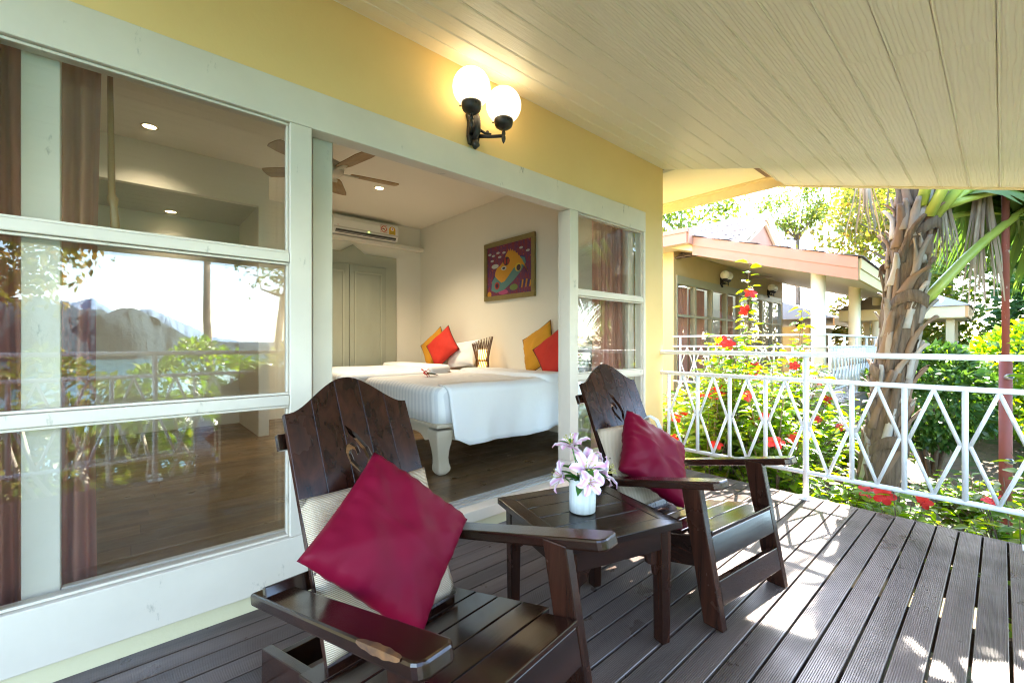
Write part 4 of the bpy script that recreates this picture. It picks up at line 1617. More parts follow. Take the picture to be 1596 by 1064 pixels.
nbx('front_wall', (0, 0, 2.34), (7.2, .15, 3.0), CREAM2)
nbx('wall_pier', (0, 0, -.05), (.12, .15, 2.339), CREAM2)
nbx('wall_pier', (7.02, 0, -.05), (7.2, .15, 2.339), CREAM2)
nbx('end_wall', (0, .151, -1.2), (.15, 5, 3.0), CREAM2)
nbx('end_wall', (7.05, .151, -1.2), (7.2, 5, 3.0), CREAM2)
nbx('back_wall', (.151, 4.85, -.05), (7.049, 5, 3.0), CREAM2)
nbx('room_floor', (.151, .16, -.1), (7.049, 4.84, -.02), mat('dark_floor', (.10, .06, .04), .5))
nbx('window_head', (.121, -.02, 2.17), (7.019, .10, 2.339), OLIVE)
nbx('window_sill', (.121, -.02, -.05), (7.019, .10, .12), OLIVE)
pw_ = (7.02 - .12) / 8
for k in range(9):
    xm = .12 + k * pw_
    nbx('mullion', (max(.122, xm - .04), -.015, .121), (min(7.018, xm + .04), .09, 2.169), OLIVE)
for k in range(8):
    xm = .12 + k * pw_
    nbx('transom', (xm + .041, -.01, 1.50), (xm + pw_ - .041, .07, 1.55), OLIVE)
    for z0, z1 in ((.122, 1.499), (1.551, 2.168)):
        MB().add([(xm + .041, .03, z0), (xm + pw_ - .041, .03, z0), (xm + pw_ - .041, .03, z1), (xm + .041, .03, z1)], [(0, 1, 2, 3)]).build('pane', GLASS, nb)
    if k in (0, 1, 3):
        V, F = [], []
        for i in range(41):
            for z in (.13, 2.16):
                V.append((xm + .05 + (pw_ - .1) * i / 40, .16 + .025 * math.sin(i * 1.1), z))
        F = [(2 * i, 2 * i + 2, 2 * i + 3, 2 * i + 1) for i in range(40)]
        MB().add(V, F).build('curtain', CURT, nb, True)
# porch roof: underside, fascia, gable roof above
def npz(y):                       # underside height at local y (negative = towards the sea)
    return 2.84 + .300 * y
SOF2 = mat('neighbour_soffit', (.66, .60, .44), .6)
def slab(x0, x1, y0, y1, zf, t0, t1):
    vs = []
    for t in (t0, t1):
        vs += [(x0, y0, zf(y0) + t), (x1, y0, zf(y0) + t), (x1, y1, zf(y1) + t), (x0, y1, zf(y1) + t)]
    return MB().add(vs, [(3, 2, 1, 0), (4, 5, 6, 7), (0, 1, 5, 4), (1, 2, 6, 5), (2, 3, 7, 6), (3, 0, 4, 7)])
slab(-.34, 8.0, -2.98, -.002, npz, .0, .10).build('porch_ceiling', SOF2, nb)
slab(-.37, -.342, -3.0, -.55, npz, -.07, .10).build('verge_board', PINK, nb)
slab(-.385, -.344, -3.0, -.55, npz, .1005, .27).build('verge_board', PINK, nb)
nbx('eave_board', (-.34, -3.02, npz(-3) - .06), (8.0, -2.985, npz(-3) + .10), CREAM2)
nbx('eave_board', (-.34, -3.035, npz(-3) + .1005), (8.0, -2.985, npz(-3) + .25), CREAM2)
nbx('side_eave_board', (-.60, -.545, 2.79), (-.565, 5.2, 2.99), PINK)
nbx('side_eave_board', (-.62, -.57, 2.9905), (-.565, 5.2, 3.07), PINK)
nbx('side_eave_return', (-.564, -.575, 2.79), (-.345, -.547, 3.06), PINK)
nbx('side_soffit', (-.564, -.546, 2.80), (-.002, 5.2, 2.83), SOF2)
# shingled surfaces, courses of overlapping tabs
def shingle_field(P0, U, W_, nu, nw, name):
    """P0 corner, U vector along the course, W_ vector up the slope"""
    P0, U, W_ = Vector(P0), Vector(U), Vector(W_)
    N = U.cross(W_).normalized()
    if N.z < 0:
        N = -N
    mb = MB()
    for j in range(nw):
        for i in range(nu):
            a = (i + (.5 if j % 2 else 0)) / nu
            b = min(1, a + .94 / nu)
            if a >= 1:
                continue
            lift = random.uniform(.014, .022)
            q0 = P0 + W_ * (j / nw) + N * lift
            q1 = P0 + W_ * min(1, (j + 1.25) / nw) + N * .004
            vs = [q0 + U * a, q0 + U * b, q1 + U * b, q1 + U * a]
            vs += [v - N * .012 for v in vs]
            mb.add(vs, [(0, 1, 2, 3), (0, 4, 5, 1), (1, 5, 6, 2), (3, 7, 4, 0)])
    o = mb.build(name, SHIN, nb)
    o['kind'] = 'stuff'
    return o
shingle_field((-.42, -3.06, npz(-3.06) + .275), (8.45, 0, 0), (0, 3.0, .90), 34, 13, 'shingles')
RZ, RXX = 3.78, 2.15            # ridge height and its local x
EZ = 3.05
gy = -1.0
nbx('light_block_slab', (-.60, -.54, 3.0), (4.9, 5.3, 3.05), mat('roof_felt', (.30, .25, .23), .9))  # added filler slab, blocks light between fascia and gable
GX0, GX1, GZ0 = .10, 4.2, 2.66
gab = MB()
gab.add([(GX0, gy, GZ0), (RXX, gy, RZ), (GX1, gy, GZ0), (GX0, 5.4, GZ0), (RXX, 5.4, RZ), (GX1, 5.4, GZ0)], [(0, 1, 4, 3), (1, 2, 5, 4)])
gab.build('gable_roof', mat('roof_felt', (.30, .25, .23)), nb)
MB().add([(GX0 + .1, gy + .02, GZ0), (RXX, gy + .02, RZ - .03), (GX1 - .1, gy + .02, GZ0)], [(0, 1, 2)]).build('gable_wall', PINK, nb)
BARGE = mat('barge_board_paint', (.62, .52, .36), .55)
for x_, nm, dy, dz, wd_ in ((GX0 - .05, 'barge_board', -.06, 0, .15), (GX0 + .35, 'gable_moulding', -.02, -.20, .05)):
    sl2 = (RZ - GZ0) / (RXX - GX0)
    for sg in (-1, 1):
        ex2 = RXX + sg * (RXX - x_)
        MB().bar((ex2, gy + dy, RZ + dz - sl2 * abs(RXX - ex2)), (RXX + sg * .001, gy + dy, RZ + dz), .05, wd_).build(nm, BARGE, nb)
shingle_field((GX0 - .05, gy - .10, GZ0 + .01), (0, 6.4, 0), (RXX - GX0 + .05, 0, RZ - GZ0 + .01), 34, 13, 'shingles')
for (cx, cy) in ((-.05, -2.45), (2.95, -2.45), (5.95, -2.45)):
    MB().lathe([(.10, -.3), (.10, npz(-2.45) + .02)], 24, (cx, cy, 0)).build('column', mat('column_paint', (.74, .68, .52), .6), nb, True)
nd = nbx('porch_deck', (-.3, -2.75, -.18), (7.9, -.003, -.002), mat('grey_deck', (.17, .15, .14), .7))
for k in range(27):
    y_ = -2.75 + k * .1
    MB().box((-.3, y_, -.0015), (7.9, y_ + .09, .02)).build('plank', DECKM, nd)
nbx('skirt_wall', (-.25, -2.70, -1.6), (7.8, -2.60, -.181), CREAM2)
nbx('skirt_wall', (-.25, -2.599, -1.6), (-.15, -.01, -.181), CREAM2)
rn = railing((8.05, 1.78), (16.0, 1.98), [.15 + .272 * k for k in range(29)], [.15 + .272 * k for k in (0, 4, 8, 12, 16, 20, 24, 28)],
             'white diamond railing along the front of the neighbouring porch', (0, 7.9, 0))
rn.location.z += .22
rn2 = railing((8.05, 4.30), (8.05, 1.80), [.15 + .272 * k for k in range(9)], [.15 + .272 * k for k in (0, 4, 8)],
              'white diamond railing across the near end of the neighbouring porch', (0, 2.5, 0))
rn2.location.z += .22
OFFG = mat('unlit_opal_globe', (.80, .79, .74), .2)
for k, (lx, lab) in enumerate(((2.35, 'unlit black lamp with two white globes on the neighbouring wall, nearer its corner window'), (5.75, 'unlit black lamp with two white globes on the neighbouring wall, nearer the far columns'))):
    c = copy_tree(wl)
    c['label'] = lab
    c['group'] = 'unlit lamps on the neighbouring bungalow'
    wp_ = wmat(nb) @ Vector((lx, 0, 2.38))
    c.location = wp_
    c.rotation_euler = (0, 0, R(1.5))
    for ch in c.children:
        if ch.name.startswith('globe') and not ch.name.startswith('globe_holder'):
            ch.data = ch.data.copy()
            ch.data.materials[0] = OFFG

# far house and small pavilion behind the palm
fh = thing('far_house', 'low cream house with orange fascia and bright roof behind the neighbouring porch', 'house', (21, 4.5, .0))
MB().box((-3, 0, -1), (4, .2, 1.75)).build('wall', CREAM2, fh)
MB().box((-3, .201, -1), (-2.8, 5, 1.75)).build('end_wall', CREAM2, fh)
MB().box((-3.6, -.85, 1.75), (4.6, -.80, 2.0)).build('fascia', mat('orange_fascia', (.62, .33, .13), .6), fh)
MB().add([(-3.6, -.86, 2.0), (4.6, -.86, 2.0), (4.0, 3.0, 3.5), (-2.5, 3.0, 3.5), (-3.6, 6, 2.0), (4.6, 6, 2.0)], [(0, 1, 2, 3), (3, 2, 5, 4), (0, 3, 4), (1, 5, 2), (0, 4, 5, 1)]).build('roof', mat('pale_roof', (.30, .26, .23), .8), fh)
for k in range(4):
    MB().box((-2.2 + k * 1.5, -.03, .4), (-1.2 + k * 1.5, -.002, 1.5)).build('window', mat('far_window', (.08, .09, .08), .2), fh)
pv_ = thing('pavilion', 'small open pavilion with cream posts and diamond railing behind the palm', 'pavilion', (15.6, 1.75, .12))
PCR = mat('pavilion_cream', (.70, .58, .36), .6)
for sx in (-1.3, -.15, 1.0):
    for sy in (-.95, .75):
        MB().box((sx - .07, sy - .07, -1.3), (sx + .07, sy + .07, 1.62)).build('post', PCR, pv_)
MB().box((-1.6, -1.25, 1.62), (1.35, -1.20, 1.88)).build('fascia', mat('orange_fascia', (.62, .33, .13)), pv_)
MB().box((-1.6, -1.199, 1.62), (-1.55, 1.1, 1.88)).build('fascia', PCR, pv_)
MB().box((-1.549, -1.199, 1.60), (1.34, 1.1, 1.64)).build('ceiling', PCR, pv_)
MB().add([(-1.65, -1.3, 1.885), (1.4, -1.3, 1.885), (1.4, 1.2, 1.885), (-1.65, 1.2, 1.885), (-.1, 0, 2.6)], [(0, 1, 4), (1, 2, 4), (2, 3, 4), (3, 0, 4), (3, 2, 1, 0)]).build('roof', mat('pale_roof', (.30, .26, .23)), pv_)
MB().box((-1.6, -1.25, -.25), (1.35, 1.1, 0)).build('floor', PCR, pv_)
MB().box((-1.5, .78, .0), (1.2, .84, .9)).build('screen', mat('dark_slat', (.16, .07, .05), .7), pv_)
rp = railing((14.3, .75), (16.65, .75), [.1 + .24 * k for k in range(10)], [.1, .1 + .24 * 9], 'white diamond railing around the small pavilion', (0, 2.35, 0))
rp.location.z += .12

# ------------------------------------------------------------------ plants
HLEAF = leaf_mat('hibiscus_leaf', (.065, .145, .018), (.12, .22, .024), .55, .06, (.20, .26, .035), 2.0)
TLEAF = leaf_mat('tree_leaf', (.07, .13, .02), (.13, .19, .03), .45, .04, (.22, .22, .04))
YLEAF = leaf_mat('yellowing_leaf', (.12, .16, .025), (.20, .20, .04), .5, .03, (.28, .19, .05))
DLEAF = leaf_mat('glossy_dark_leaf', (.025, .075, .015), (.05, .115, .02), .25, .03, (.08, .15, .03))
TWIG = mat('shrub_twig', (.16, .11, .07), .85, var=((30, 30, 30), (.10, .07, .045)))
BARK = mat('tree_bark', (.20, .155, .115), .9, var=((8, 8, 2), (.11, .08, .06)), bump=((30, 30, 6), .7, .02))
hleaf_me = np_mesh('leaf', np.array(LEAF[0]), LEAF[1], HLEAF, True)
UPV = np.array([0, 0, 1.])
CAM = np.array([0, 0, 1.15])


def hibiscus(x, y, top, rad, nst, nobj, nfl, label, leader=None, lsize=(.075, .125), lm=HLEAF, group='hibiscus bushes beside the deck', fl_bias=(-.8, -.5, .4), name='hibiscus_bush', cat='bush', step=.042):
    gz = ground_z(x, y)
    t = thing(name, label, cat, (x, y, gz), 0, group)
    H = top - gz
    P, D, tips = [], [], []
    tw = MB()
    for s in range(nst):
        a = rng.uniform(0, 6.283)
        rr = rad * math.sqrt(rng.uniform(.02, 1))
        hh = H * (1 - .45 * (rr / rad) ** 2) * rng.uniform(.62, 1.0)
        if leader is not None and s < 2:
            e = np.array([leader[0] - x + .04 * s, leader[1] - y, (leader[2] - gz) * (1 - .08 * s)])
        else:
            e = np.array([rr * math.cos(a), rr * math.sin(a), hh])
        b = np.array([.12 * rad * math.cos(a * 1.7), .12 * rad * math.sin(a * 1.7), 0])
        c = np.array([e[0] * .35, e[1] * .35, e[2] * .6])
        pts = [b * (1 - q) ** 2 + 2 * q * (1 - q) * c + q * q * e for q in np.linspace(0, 1, 9)]
        tw.tube(pts[::2], [.010, .008, .006, .004, .002], 5, False)
        L = np.linalg.norm(e)
        k = max(3, int(L * .72 / step))
        for i in range(k):
            q = .28 + .72 * (i + rng.uniform(0, .8)) / k
            q = min(q, 1)
            p = b * (1 - q) ** 2 + 2 * q * (1 - q) * c + q * q * e
            az = i * 2.4 + rng.uniform(-.4, .4)
            d = np.array([math.cos(az), math.sin(az), rng.uniform(-.25, .45)])
            P.append(p + d * .02)
            D.append(d)
        tips.append((e, (e - c) / np.linalg.norm(e - c)))
    P, D = np.array(P), np.array(D)
    S = rng.uniform(lsize[0], lsize[1], len(P))
    Q = rots(D, .35)
    if nobj:
        wpos = P + np.array([x, y, gz])
        dist = np.linalg.norm(wpos - CAM, axis=1)
        order = np.argsort(dist)
        sel, rest = order[:nobj], order[nobj:]
        for i in sel:
            o = link('leaf', hleaf_me if lm is HLEAF else np_mesh('leaf', np.array(LEAF[0]), LEAF[1], lm), t)
            m = Matrix(Q[i].tolist()).to_4x4()
            o.matrix_basis = Matrix.Translation(P[i].tolist()) @ m @ Matrix.Scale(float(S[i]), 4)
    else:
        rest = np.arange(len(P))
    V, F = scatter(*LEAF, P[rest], Q[rest], S[rest])
    fo = link('foliage', np_mesh('foliage', V, F, lm, True), t)
    fo['kind'] = 'stuff'
    tw.build('twigs', TWIG, t, True)
    for i in range(nfl):
        e, d = tips[int(rng.integers(0, len(tips)))]
        o = link('flower', HIB, t)
        off = np.array(fl_bias) * rng.uniform(.03, .12) + rng.normal(0, .03, 3)
        o.location = (e * rng.uniform(.86, 1.0) + off).tolist()
        dd = Vector(fl_bias) + Vector(rng.normal(0, .45, 3).tolist())
        o.rotation_euler = dd.to_track_quat('Z', 'Y').to_euler()
        s_ = float(rng.uniform(.055, .078))
        o.scale = (s_, s_, s_)
    return t


hibiscus(4.85, 1.86, 1.42, .70, 105, 200, 12, 'tall red flowering hibiscus rising above the railing next to the house corner', leader=(5.0, 1.80, 2.02))
hibiscus(4.50, 1.42, 1.08, .46, 70, 150, 4, 'hibiscus bush behind the railing panel nearest the house corner')
hibiscus(4.75, 2.75, 1.10, .65, 60, 80, 4, 'hibiscus bush growing past the corner pier of the house')
hibiscus(5.75, 1.62, 1.30, .65, 80, 90, 8, 'red flowering hibiscus in front of the neighbouring porch columns', leader=(5.65, 1.48, 1.62))
hibiscus(4.36, .52, .17, .48, 54, 190, 4, 'low hibiscus with pale leaves under the railing in front of the palm')
hibiscus(4.30, -.08, .34, .42, 48, 190, 3, 'low hibiscus leaning over the deck edge by the rusty pole')
hibiscus(4.75, -.35, .95, .38, 30, 110, 3, 'leafy hibiscus hiding the foot of the rusty pole', leader=(4.70, -.12, 1.22))
hibiscus(4.45, 1.98, 1.05, .40, 60, 110, 4, 'dense hibiscus filling the gap between the corner pier and the railing')
hibiscus(5.5, 2.35, 1.05, .65, 60, 0, 5, 'hibiscus bush between the house corner and the neighbouring porch')
hibiscus(5.0, .98, .10, .42, 44, 60, 2, 'low hibiscus on the house side of the palm foot')
hibiscus(7.0, 2.9, .95, .9, 90, 0, 6, 'hibiscus mass below the near end of the neighbouring porch', lsize=(.09, .14))
hibiscus(7.2, 1.35, .55, .8, 80, 0, 4, 'hibiscus bush below the neighbouring porch steps', lsize=(.09, .13))
hibiscus(6.3, .15, -.05, .6, 60, 0, 0, 'low green shrub on the soil beside the palm', lsize=(.07, .11), group='low green shrubs around the palm')
hibiscus(6.1, -.8, .30, .8, 70, 0, 2, 'low green shrub beyond the rusty pole', lsize=(.08, .12), group='low green shrubs around the palm')


def dense_bush(x, y, zc, rx, rz_, n, label, lm, size=(.05, .08), group=None, name='round_bush'):
    gz = ground_z(x, y)
    t = thing(name, label, 'bush', (x, y, gz), 0, group)
    d = rng.normal(0, 1, (n, 3))
    d /= np.linalg.norm(d, axis=1, keepdims=True)
    lump = 1 + .13 * np.sin(5 * d[:, 0] + 1) * np.sin(4 * d[:, 1] + 2) + .10 * np.sin(9 * d[:, 2] + 4 * d[:, 0])
    rad = lump * rng.uniform(.72, 1.0, n) ** .6
    P = d * rad[:, None] * np.array([rx, rx, rz_]) + np.array([0, 0, zc - gz])
    dr = d + rng.normal(0, .5, (n, 3)) + np.array([0, 0, -.2])
    V, F = scatter(*LEAFS, P, rots(dr, .6, d + UPV * .6), rng.uniform(*size, n))
    o = link('foliage', np_mesh('foliage', V, F, lm), t)
    o['kind'] = 'stuff'
    mb = MB()
    for k in range(7):
        a = k * .9
        e = Vector((rx * .5 * math.cos(a), rx * .5 * math.sin(a), zc - gz))
        mb.tube([(0, 0, -.05), e * .5, e], [.03, .02, .008], 6)
    mb.build('stems', TWIG, t, True)
    return t


dense_bush(8.0, .62, .42, .62, .62, 5200, 'dense rounded dark green bush behind the palm trunk', DLEAF, (.07, .12))
dense_bush(10.2, -.4, .55, 1.0, .85, 4200, 'loose light green bush in front of the pavilion', HLEAF, (.10, .16))
dense_bush(11.5, .9, .30, 1.1, .6, 3600, 'spreading light green bush below the pavilion floor', HLEAF, (.10, .16))
dense_bush(9.2, -1.5, .7, 1.1, 1.1, 4200, 'tall dark green bush beyond the rusty pole', DLEAF, (.10, .16))
dense_bush(12.5, -2.2, 1.5, 1.5, 2.0, 5200, 'yellow green thicket to the seaward side of the pavilion', TLEAF, (.12, .2))


dense_bush(17.8, .1, 1.9, 1.9, 2.1, 5200, 'tall yellow green thicket behind the pavilion', TLEAF, (.16, .26))
dense_bush(15.0, -1.1, 1.5, 1.2, 1.7, 4200, 'dark leafy thicket between the pavilion and the rusty pole', DLEAF, (.13, .2))
dense_bush(20.5, 2.6, 1.8, 1.6, 1.9, 4200, 'pale leafy thicket between the far house and the pavilion', YLEAF, (.16, .26))

# --- trees: tapered trunk with limbs, crown of leaf clumps
def crown_mesh(name, lm, n_cl, per, spread, size, seed, flat=.75):
    r_ = np.random.default_rng(seed)
    d = r_.normal(0, 1, (n_cl, 3))
    d /= np.linalg.norm(d, axis=1, keepdims=True)
    C = d * (r_.uniform(.25, 1, (n_cl, 1)) ** .55) * np.array([1, 1, flat])
    C = C[C[:, 2] > -.55]
    P = np.repeat(C, per, 0) + r_.normal(0, spread, (len(C) * per, 3))
    dr = r_.normal(0, 1, P.shape) + np.array([0, 0, -.5])
    V, F = scatter(*LEAFS, P, rots(dr, .7), r_.uniform(size * .7, size * 1.3, len(P)))
    return np_mesh(name, V, F, lm), C


CROWNS = [crown_mesh('crown', TLEAF, 75, 70, .10, .075, 1), crown_mesh('crown', YLEAF, 60, 60, .12, .085, 2), crown_mesh('crown', DLEAF, 80, 70, .10, .08, 3), crown_mesh('crown', TLEAF, 34, 45, .10, .075, 4)]


def tree(x, y, h, cr, var, label, trunk=.14, group='trees around the garden', lean=(0, 0), cz=None, name='leafy_tree'):
    gz = ground_z(x, y)
    t = thing(name, label, 'tree', (x, y, gz), 0, group)
    me, C = CROWNS[var]
    top = (cz if cz is not None else h - cr * .8) - 0
    c = link('crown', me, t)
    c.location = (lean[0], lean[1], top)
    c.scale = (cr, cr, cr)
    a0 = rng.uniform(0, 6.28)
    c.rotation_euler = (0, 0, a0)
    mb = MB()
    fork = Vector((lean[0] * .6, lean[1] * .6, top - cr * .75))
    mb.tube([(0, 0, -.2), (lean[0] * .1 + .05, lean[1] * .2, fork.z * .35), (lean[0] * .35 - .06, lean[1] * .35, fork.z * .7), fork], [trunk * 1.25, trunk, trunk * .85, trunk * .7], 10)
    for k in range(9):
        e = C[int(rng.integers(0, len(C)))] * cr * .92
        e = Vector((e[0] * math.cos(a0) - e[1] * math.sin(a0), e[0] * math.sin(a0) + e[1] * math.cos(a0), e[2])) + Vector((lean[0], lean[1], top))
        m_ = fork.lerp(e, .5) + Vector(rng.normal(0, .08 * cr, 3).tolist())
        mb.tube([fork, m_, e], [trunk * .5, trunk * .3, trunk * .08], 7)
    mb.build('trunk', BARK, t, True)
    return t


for (x, y, h, cr, var, lab) in (
        (18.5, 2.3, 7.2, 2.3, 1, 'yellow green tree over the far house'),
        (21.0, 1.2, 8.0, 3.0, 0, 'broad light green tree behind the pavilion'),
        (18.5, -1.2, 6.5, 2.5, 2, 'dark green tree at the seaward side of the pavilion'),
        (16.0, -3.2, 6.5, 2.3, 1, 'yellowing tree farther seaward of the pavilion'),
        (25.0, -3.0, 9.5, 3.4, 0, 'tall light green tree far behind the rusty pole'),
        (19.5, 10.5, 9.0, 3.0, 0, 'leafy tree behind the shingled gable of the neighbouring bungalow'),
        (15.5, 11.5, 8.3, 2.4, 3, 'sparse tree behind the corner of the neighbouring roof'),
        (29.0, 3.0, 11.0, 3.6, 1, 'tall yellow green tree beyond the pavilion roof')):
    tree(x, y, h, cr, var, lab)
tree(20.0, 5.4, 7.8, 1.6, 0, 'thin forked tree standing in the bright gap above the neighbouring porch', .10, cz=6.4)
# seaward trees, mirrored in the glass
for (x, y, h, cr, var, lab, lean) in (
        (-1.9, -6.2, 6.0, 1.7, 1, 'yellow green tree on the slope in front of the deck stairs', (0, 0)),
        (3.3, -10.5, 9.2, 1.9, 3, 'slender feathery tree on the slope below the deck', (.5, 0)),
        (1.9, -11.5, 10.5, 1.5, 3, 'tall bare stemmed tree on the slope below the deck', (-.2, 0)),
        (11.0, -3.6, 6.2, 1.7, 3, 'crooked sparse tree seaward of the garden path', (-1.0, .3)),
        (24.5, -9.0, 7.5, 2.4, 0, 'leafy tree on the slope seaward of the garden', (0, 0)),
        (7.5, -9.0, 8.0, 2.0, 2, 'dark tree on the slope seaward of the palm', (0, 0))):
    tree(x, y, h, cr, var, lab, .12, 'trees on the slope below the deck', lean)
TH_LAB = ['leafy thicket below the yellow green tree on the seaward slope', 'leafy thicket in front of the tall bare stemmed tree', 'leafy thicket in front of the slender feathery tree',
          'broad leafy thicket on the slope seaward of the deck corner', 'leafy thicket on the slope seaward of the palm', 'leafy thicket beside the crooked sparse tree',
          'low thicket behind the frangipani, nearest the curtained window side', 'low thicket behind the middle of the frangipani', 'low thicket past the palm side end of the frangipani']
for k, (x, y, zc, rx, rz_) in enumerate(((-.9, -5.0, -.2, 1.0, 1.1), (1.0, -5.6, .1, 1.1, 1.0), (2.6, -5.2, .2, 1.1, .9), (4.6, -5.4, .2, 1.3, 1.1), (6.6, -4.2, .5, 1.2, 1.1), (8.8, -4.6, .6, 1.3, 1.2), (-.5, -2.9, -.45, .8, .75), (.9, -3.0, -.35, .85, .75), (2.3, -2.9, -.4, .8, .7))):
    dense_bush(x, y, zc, rx, rz_, 2600, TH_LAB[k], HLEAF if k % 2 else TLEAF, (.10, .18), 'thickets below the seaward railing', 'thicket')

# frangipani just outside the seaward railing
fg = thing('frangipani', 'pale branched frangipani with long leaves outside the seaward railing', 'plant', (.1, -1.35, -.85))
FBR = mat('frangipani_branch', (.52, .47, .38), .8)
LP, LD = [], []
for k in range(16):
    bx0 = -1.3 + k * .19
    a = rng.uniform(0, 6.28)
    p0 = np.array([bx0 * .55, rng.uniform(-.1, .1), rng.uniform(0, .3)])
    p1 = np.array([bx0 + .1 * math.cos(a), .2 * math.sin(a), rng.uniform(.7, .95)])
    p2 = p1 + np.array([rng.uniform(-.2, .2), rng.uniform(-.15, .25), rng.uniform(.3, .55)])
    MB().tube([p0, (p0 + p1) / 2 + [0, .05, .08], p1, p2], [.026, .022, .018, .016], 8).build('branch', FBR, fg, True)
    for j in range(11):
        az = j * 2.4
        LP.append(p2 + np.array([0, 0, .02 * (j % 3)]))
        LD.append((math.cos(az), math.sin(az), rng.uniform(-.1, .7)))
V, F = scatter(*leaf_tpl(.28, .06, .25), np.array(LP), rots(LD, .2), rng.uniform(.18, .3, len(LP)))
fo = link('foliage', np_mesh('foliage', V, F, HLEAF, True), fg)
fo['kind'] = 'stuff'

# ------------------------------------------------------------------ the palm
pal = thing('palm_tree', 'leaning palm with ragged grey leaf bases and green stalks beyond the railing', 'palm', (5.22, .90, -.9))
PB1 = mat('palm_boot_grey', (.27, .235, .205), .9, var=((9, 9, 3), (.22, .17, .13)), bump=((60, 60, 8), .6, .006))
PB2 = mat('palm_boot_tan', (.19, .125, .08), .9, var=((9, 9, 3), (.17, .10, .06)), bump=((60, 60, 8), .6, .006))
PB3 = mat('palm_boot_pale', (.38, .35, .32), .85, var=((9, 9, 3), (.34, .29, .25)), bump=((60, 60, 8), .6, .006))
PFIB = mat('palm_fibre', (.09, .058, .036), .95, var=((34, 34, 4), (.17, .115, .075)), bump=((60, 60, 8), 1, .02))


def axis(z):                       # trunk axis in local coordinates
    q = z / 3.6
    return Vector((.02 + .28 * q ** 1.3, -.02 - .36 * q ** .8, z))


mb = MB()
zs = np.linspace(-.3, 4.8, 32)  # runs on above the roof line, unseen, to shade the deck
mb.tube([axis(z) for z in zs], [(.130 + .08 * math.exp(-z * 1.6) + .010 * math.sin(z * 9)) * (1 if z < 4.2 else .8) for z in zs], 18)
mb.build('trunk', PFIB, pal, True)


def boot(z, az, L, wd, peel, m, twist):
    n_ = 9
    V, F = [], []
    for i in range(n_):
        q = i / (n_ - 1)
        zz = z + L * q * (1 - .15 * peel * q)
        r0 = .132 + .016 + peel * .17 * max(0, q - .45) ** 1.6
        ww = wd * (1.0 - .9 * q ** 1.2) * (1 + .15 * math.sin(7 * q + az))
        for e in (-1, -.5, 0, .5, 1):
            a = az + twist * q + e * ww / (2 * r0)
            c = axis(zz)
            rr = r0 - .018 * abs(e) ** 2 + .004 * math.sin(9 * q + 5 * e)
            V.append((c.x + rr * math.cos(a), c.y + rr * math.sin(a), zz))
    for i in range(n_ - 1):
        for k in range(4):
            F.append((i * 5 + k, i * 5 + k + 1, (i + 1) * 5 + k + 1, (i + 1) * 5 + k))
    o = MB().add(V, F).build('leaf_base', m, pal, True)
    s_ = o.modifiers.new('thick', 'SOLIDIFY')
    s_.thickness = .014
    return o


for k in range(172):
    z = .20 + k * .0245 + rng.uniform(-.03, .03)
    boot(z, k * 2.4 + rng.uniform(-.3, .3), rng.uniform(.26, .62), rng.uniform(.05, .12), rng.uniform(.1, 1.0) ** 1.5 * 1.7, (PB1, PB2, PB3, PB2, PFIB, PB1)[k % 6], rng.uniform(-.9, .9))
# curling fibre sheaths
for k in range(7):
    z = 1.0 + k * .33
    a0 = rng.uniform(0, 6.28)
    V, F = [], []
    for i in range(13):
        q = i / 12
        a = a0 + 1.9 * q
        for j, e in enumerate((-1, 0, 1)):
            zz = z + .16 * math.sin(q * 2.5) + e * .055
            rr = .150 + .02 * math.sin(q * 3.1) + (.06 * q ** 3)
            c = axis(zz)
            V.append((c.x + rr * math.cos(a), c.y + rr * math.sin(a), zz))
    for i in range(12):
        for j in range(2):
            F.append((i * 3 + j, i * 3 + j + 1, (i + 1) * 3 + j + 1, (i + 1) * 3 + j))
    o = MB().add(V, F).build('fibre_sheath', (PFIB, PB2, PFIB, PB3)[k % 4], pal, True)
    s_ = o.modifiers.new('thick', 'SOLIDIFY')
    s_.thickness = .006
PETI = mat('palm_stalk', (.26, .36, .05), .35, var=((3, 3, 3), (.36, .42, .09)))
FRND = leaf_mat('palm_leaflet', (.055, .12, .025), (.10, .17, .035), .35, .05)
DRYL = mat('dry_palm_leaf', (.40, .34, .27), .9, var=((3, 3, 3), (.27, .21, .15)))


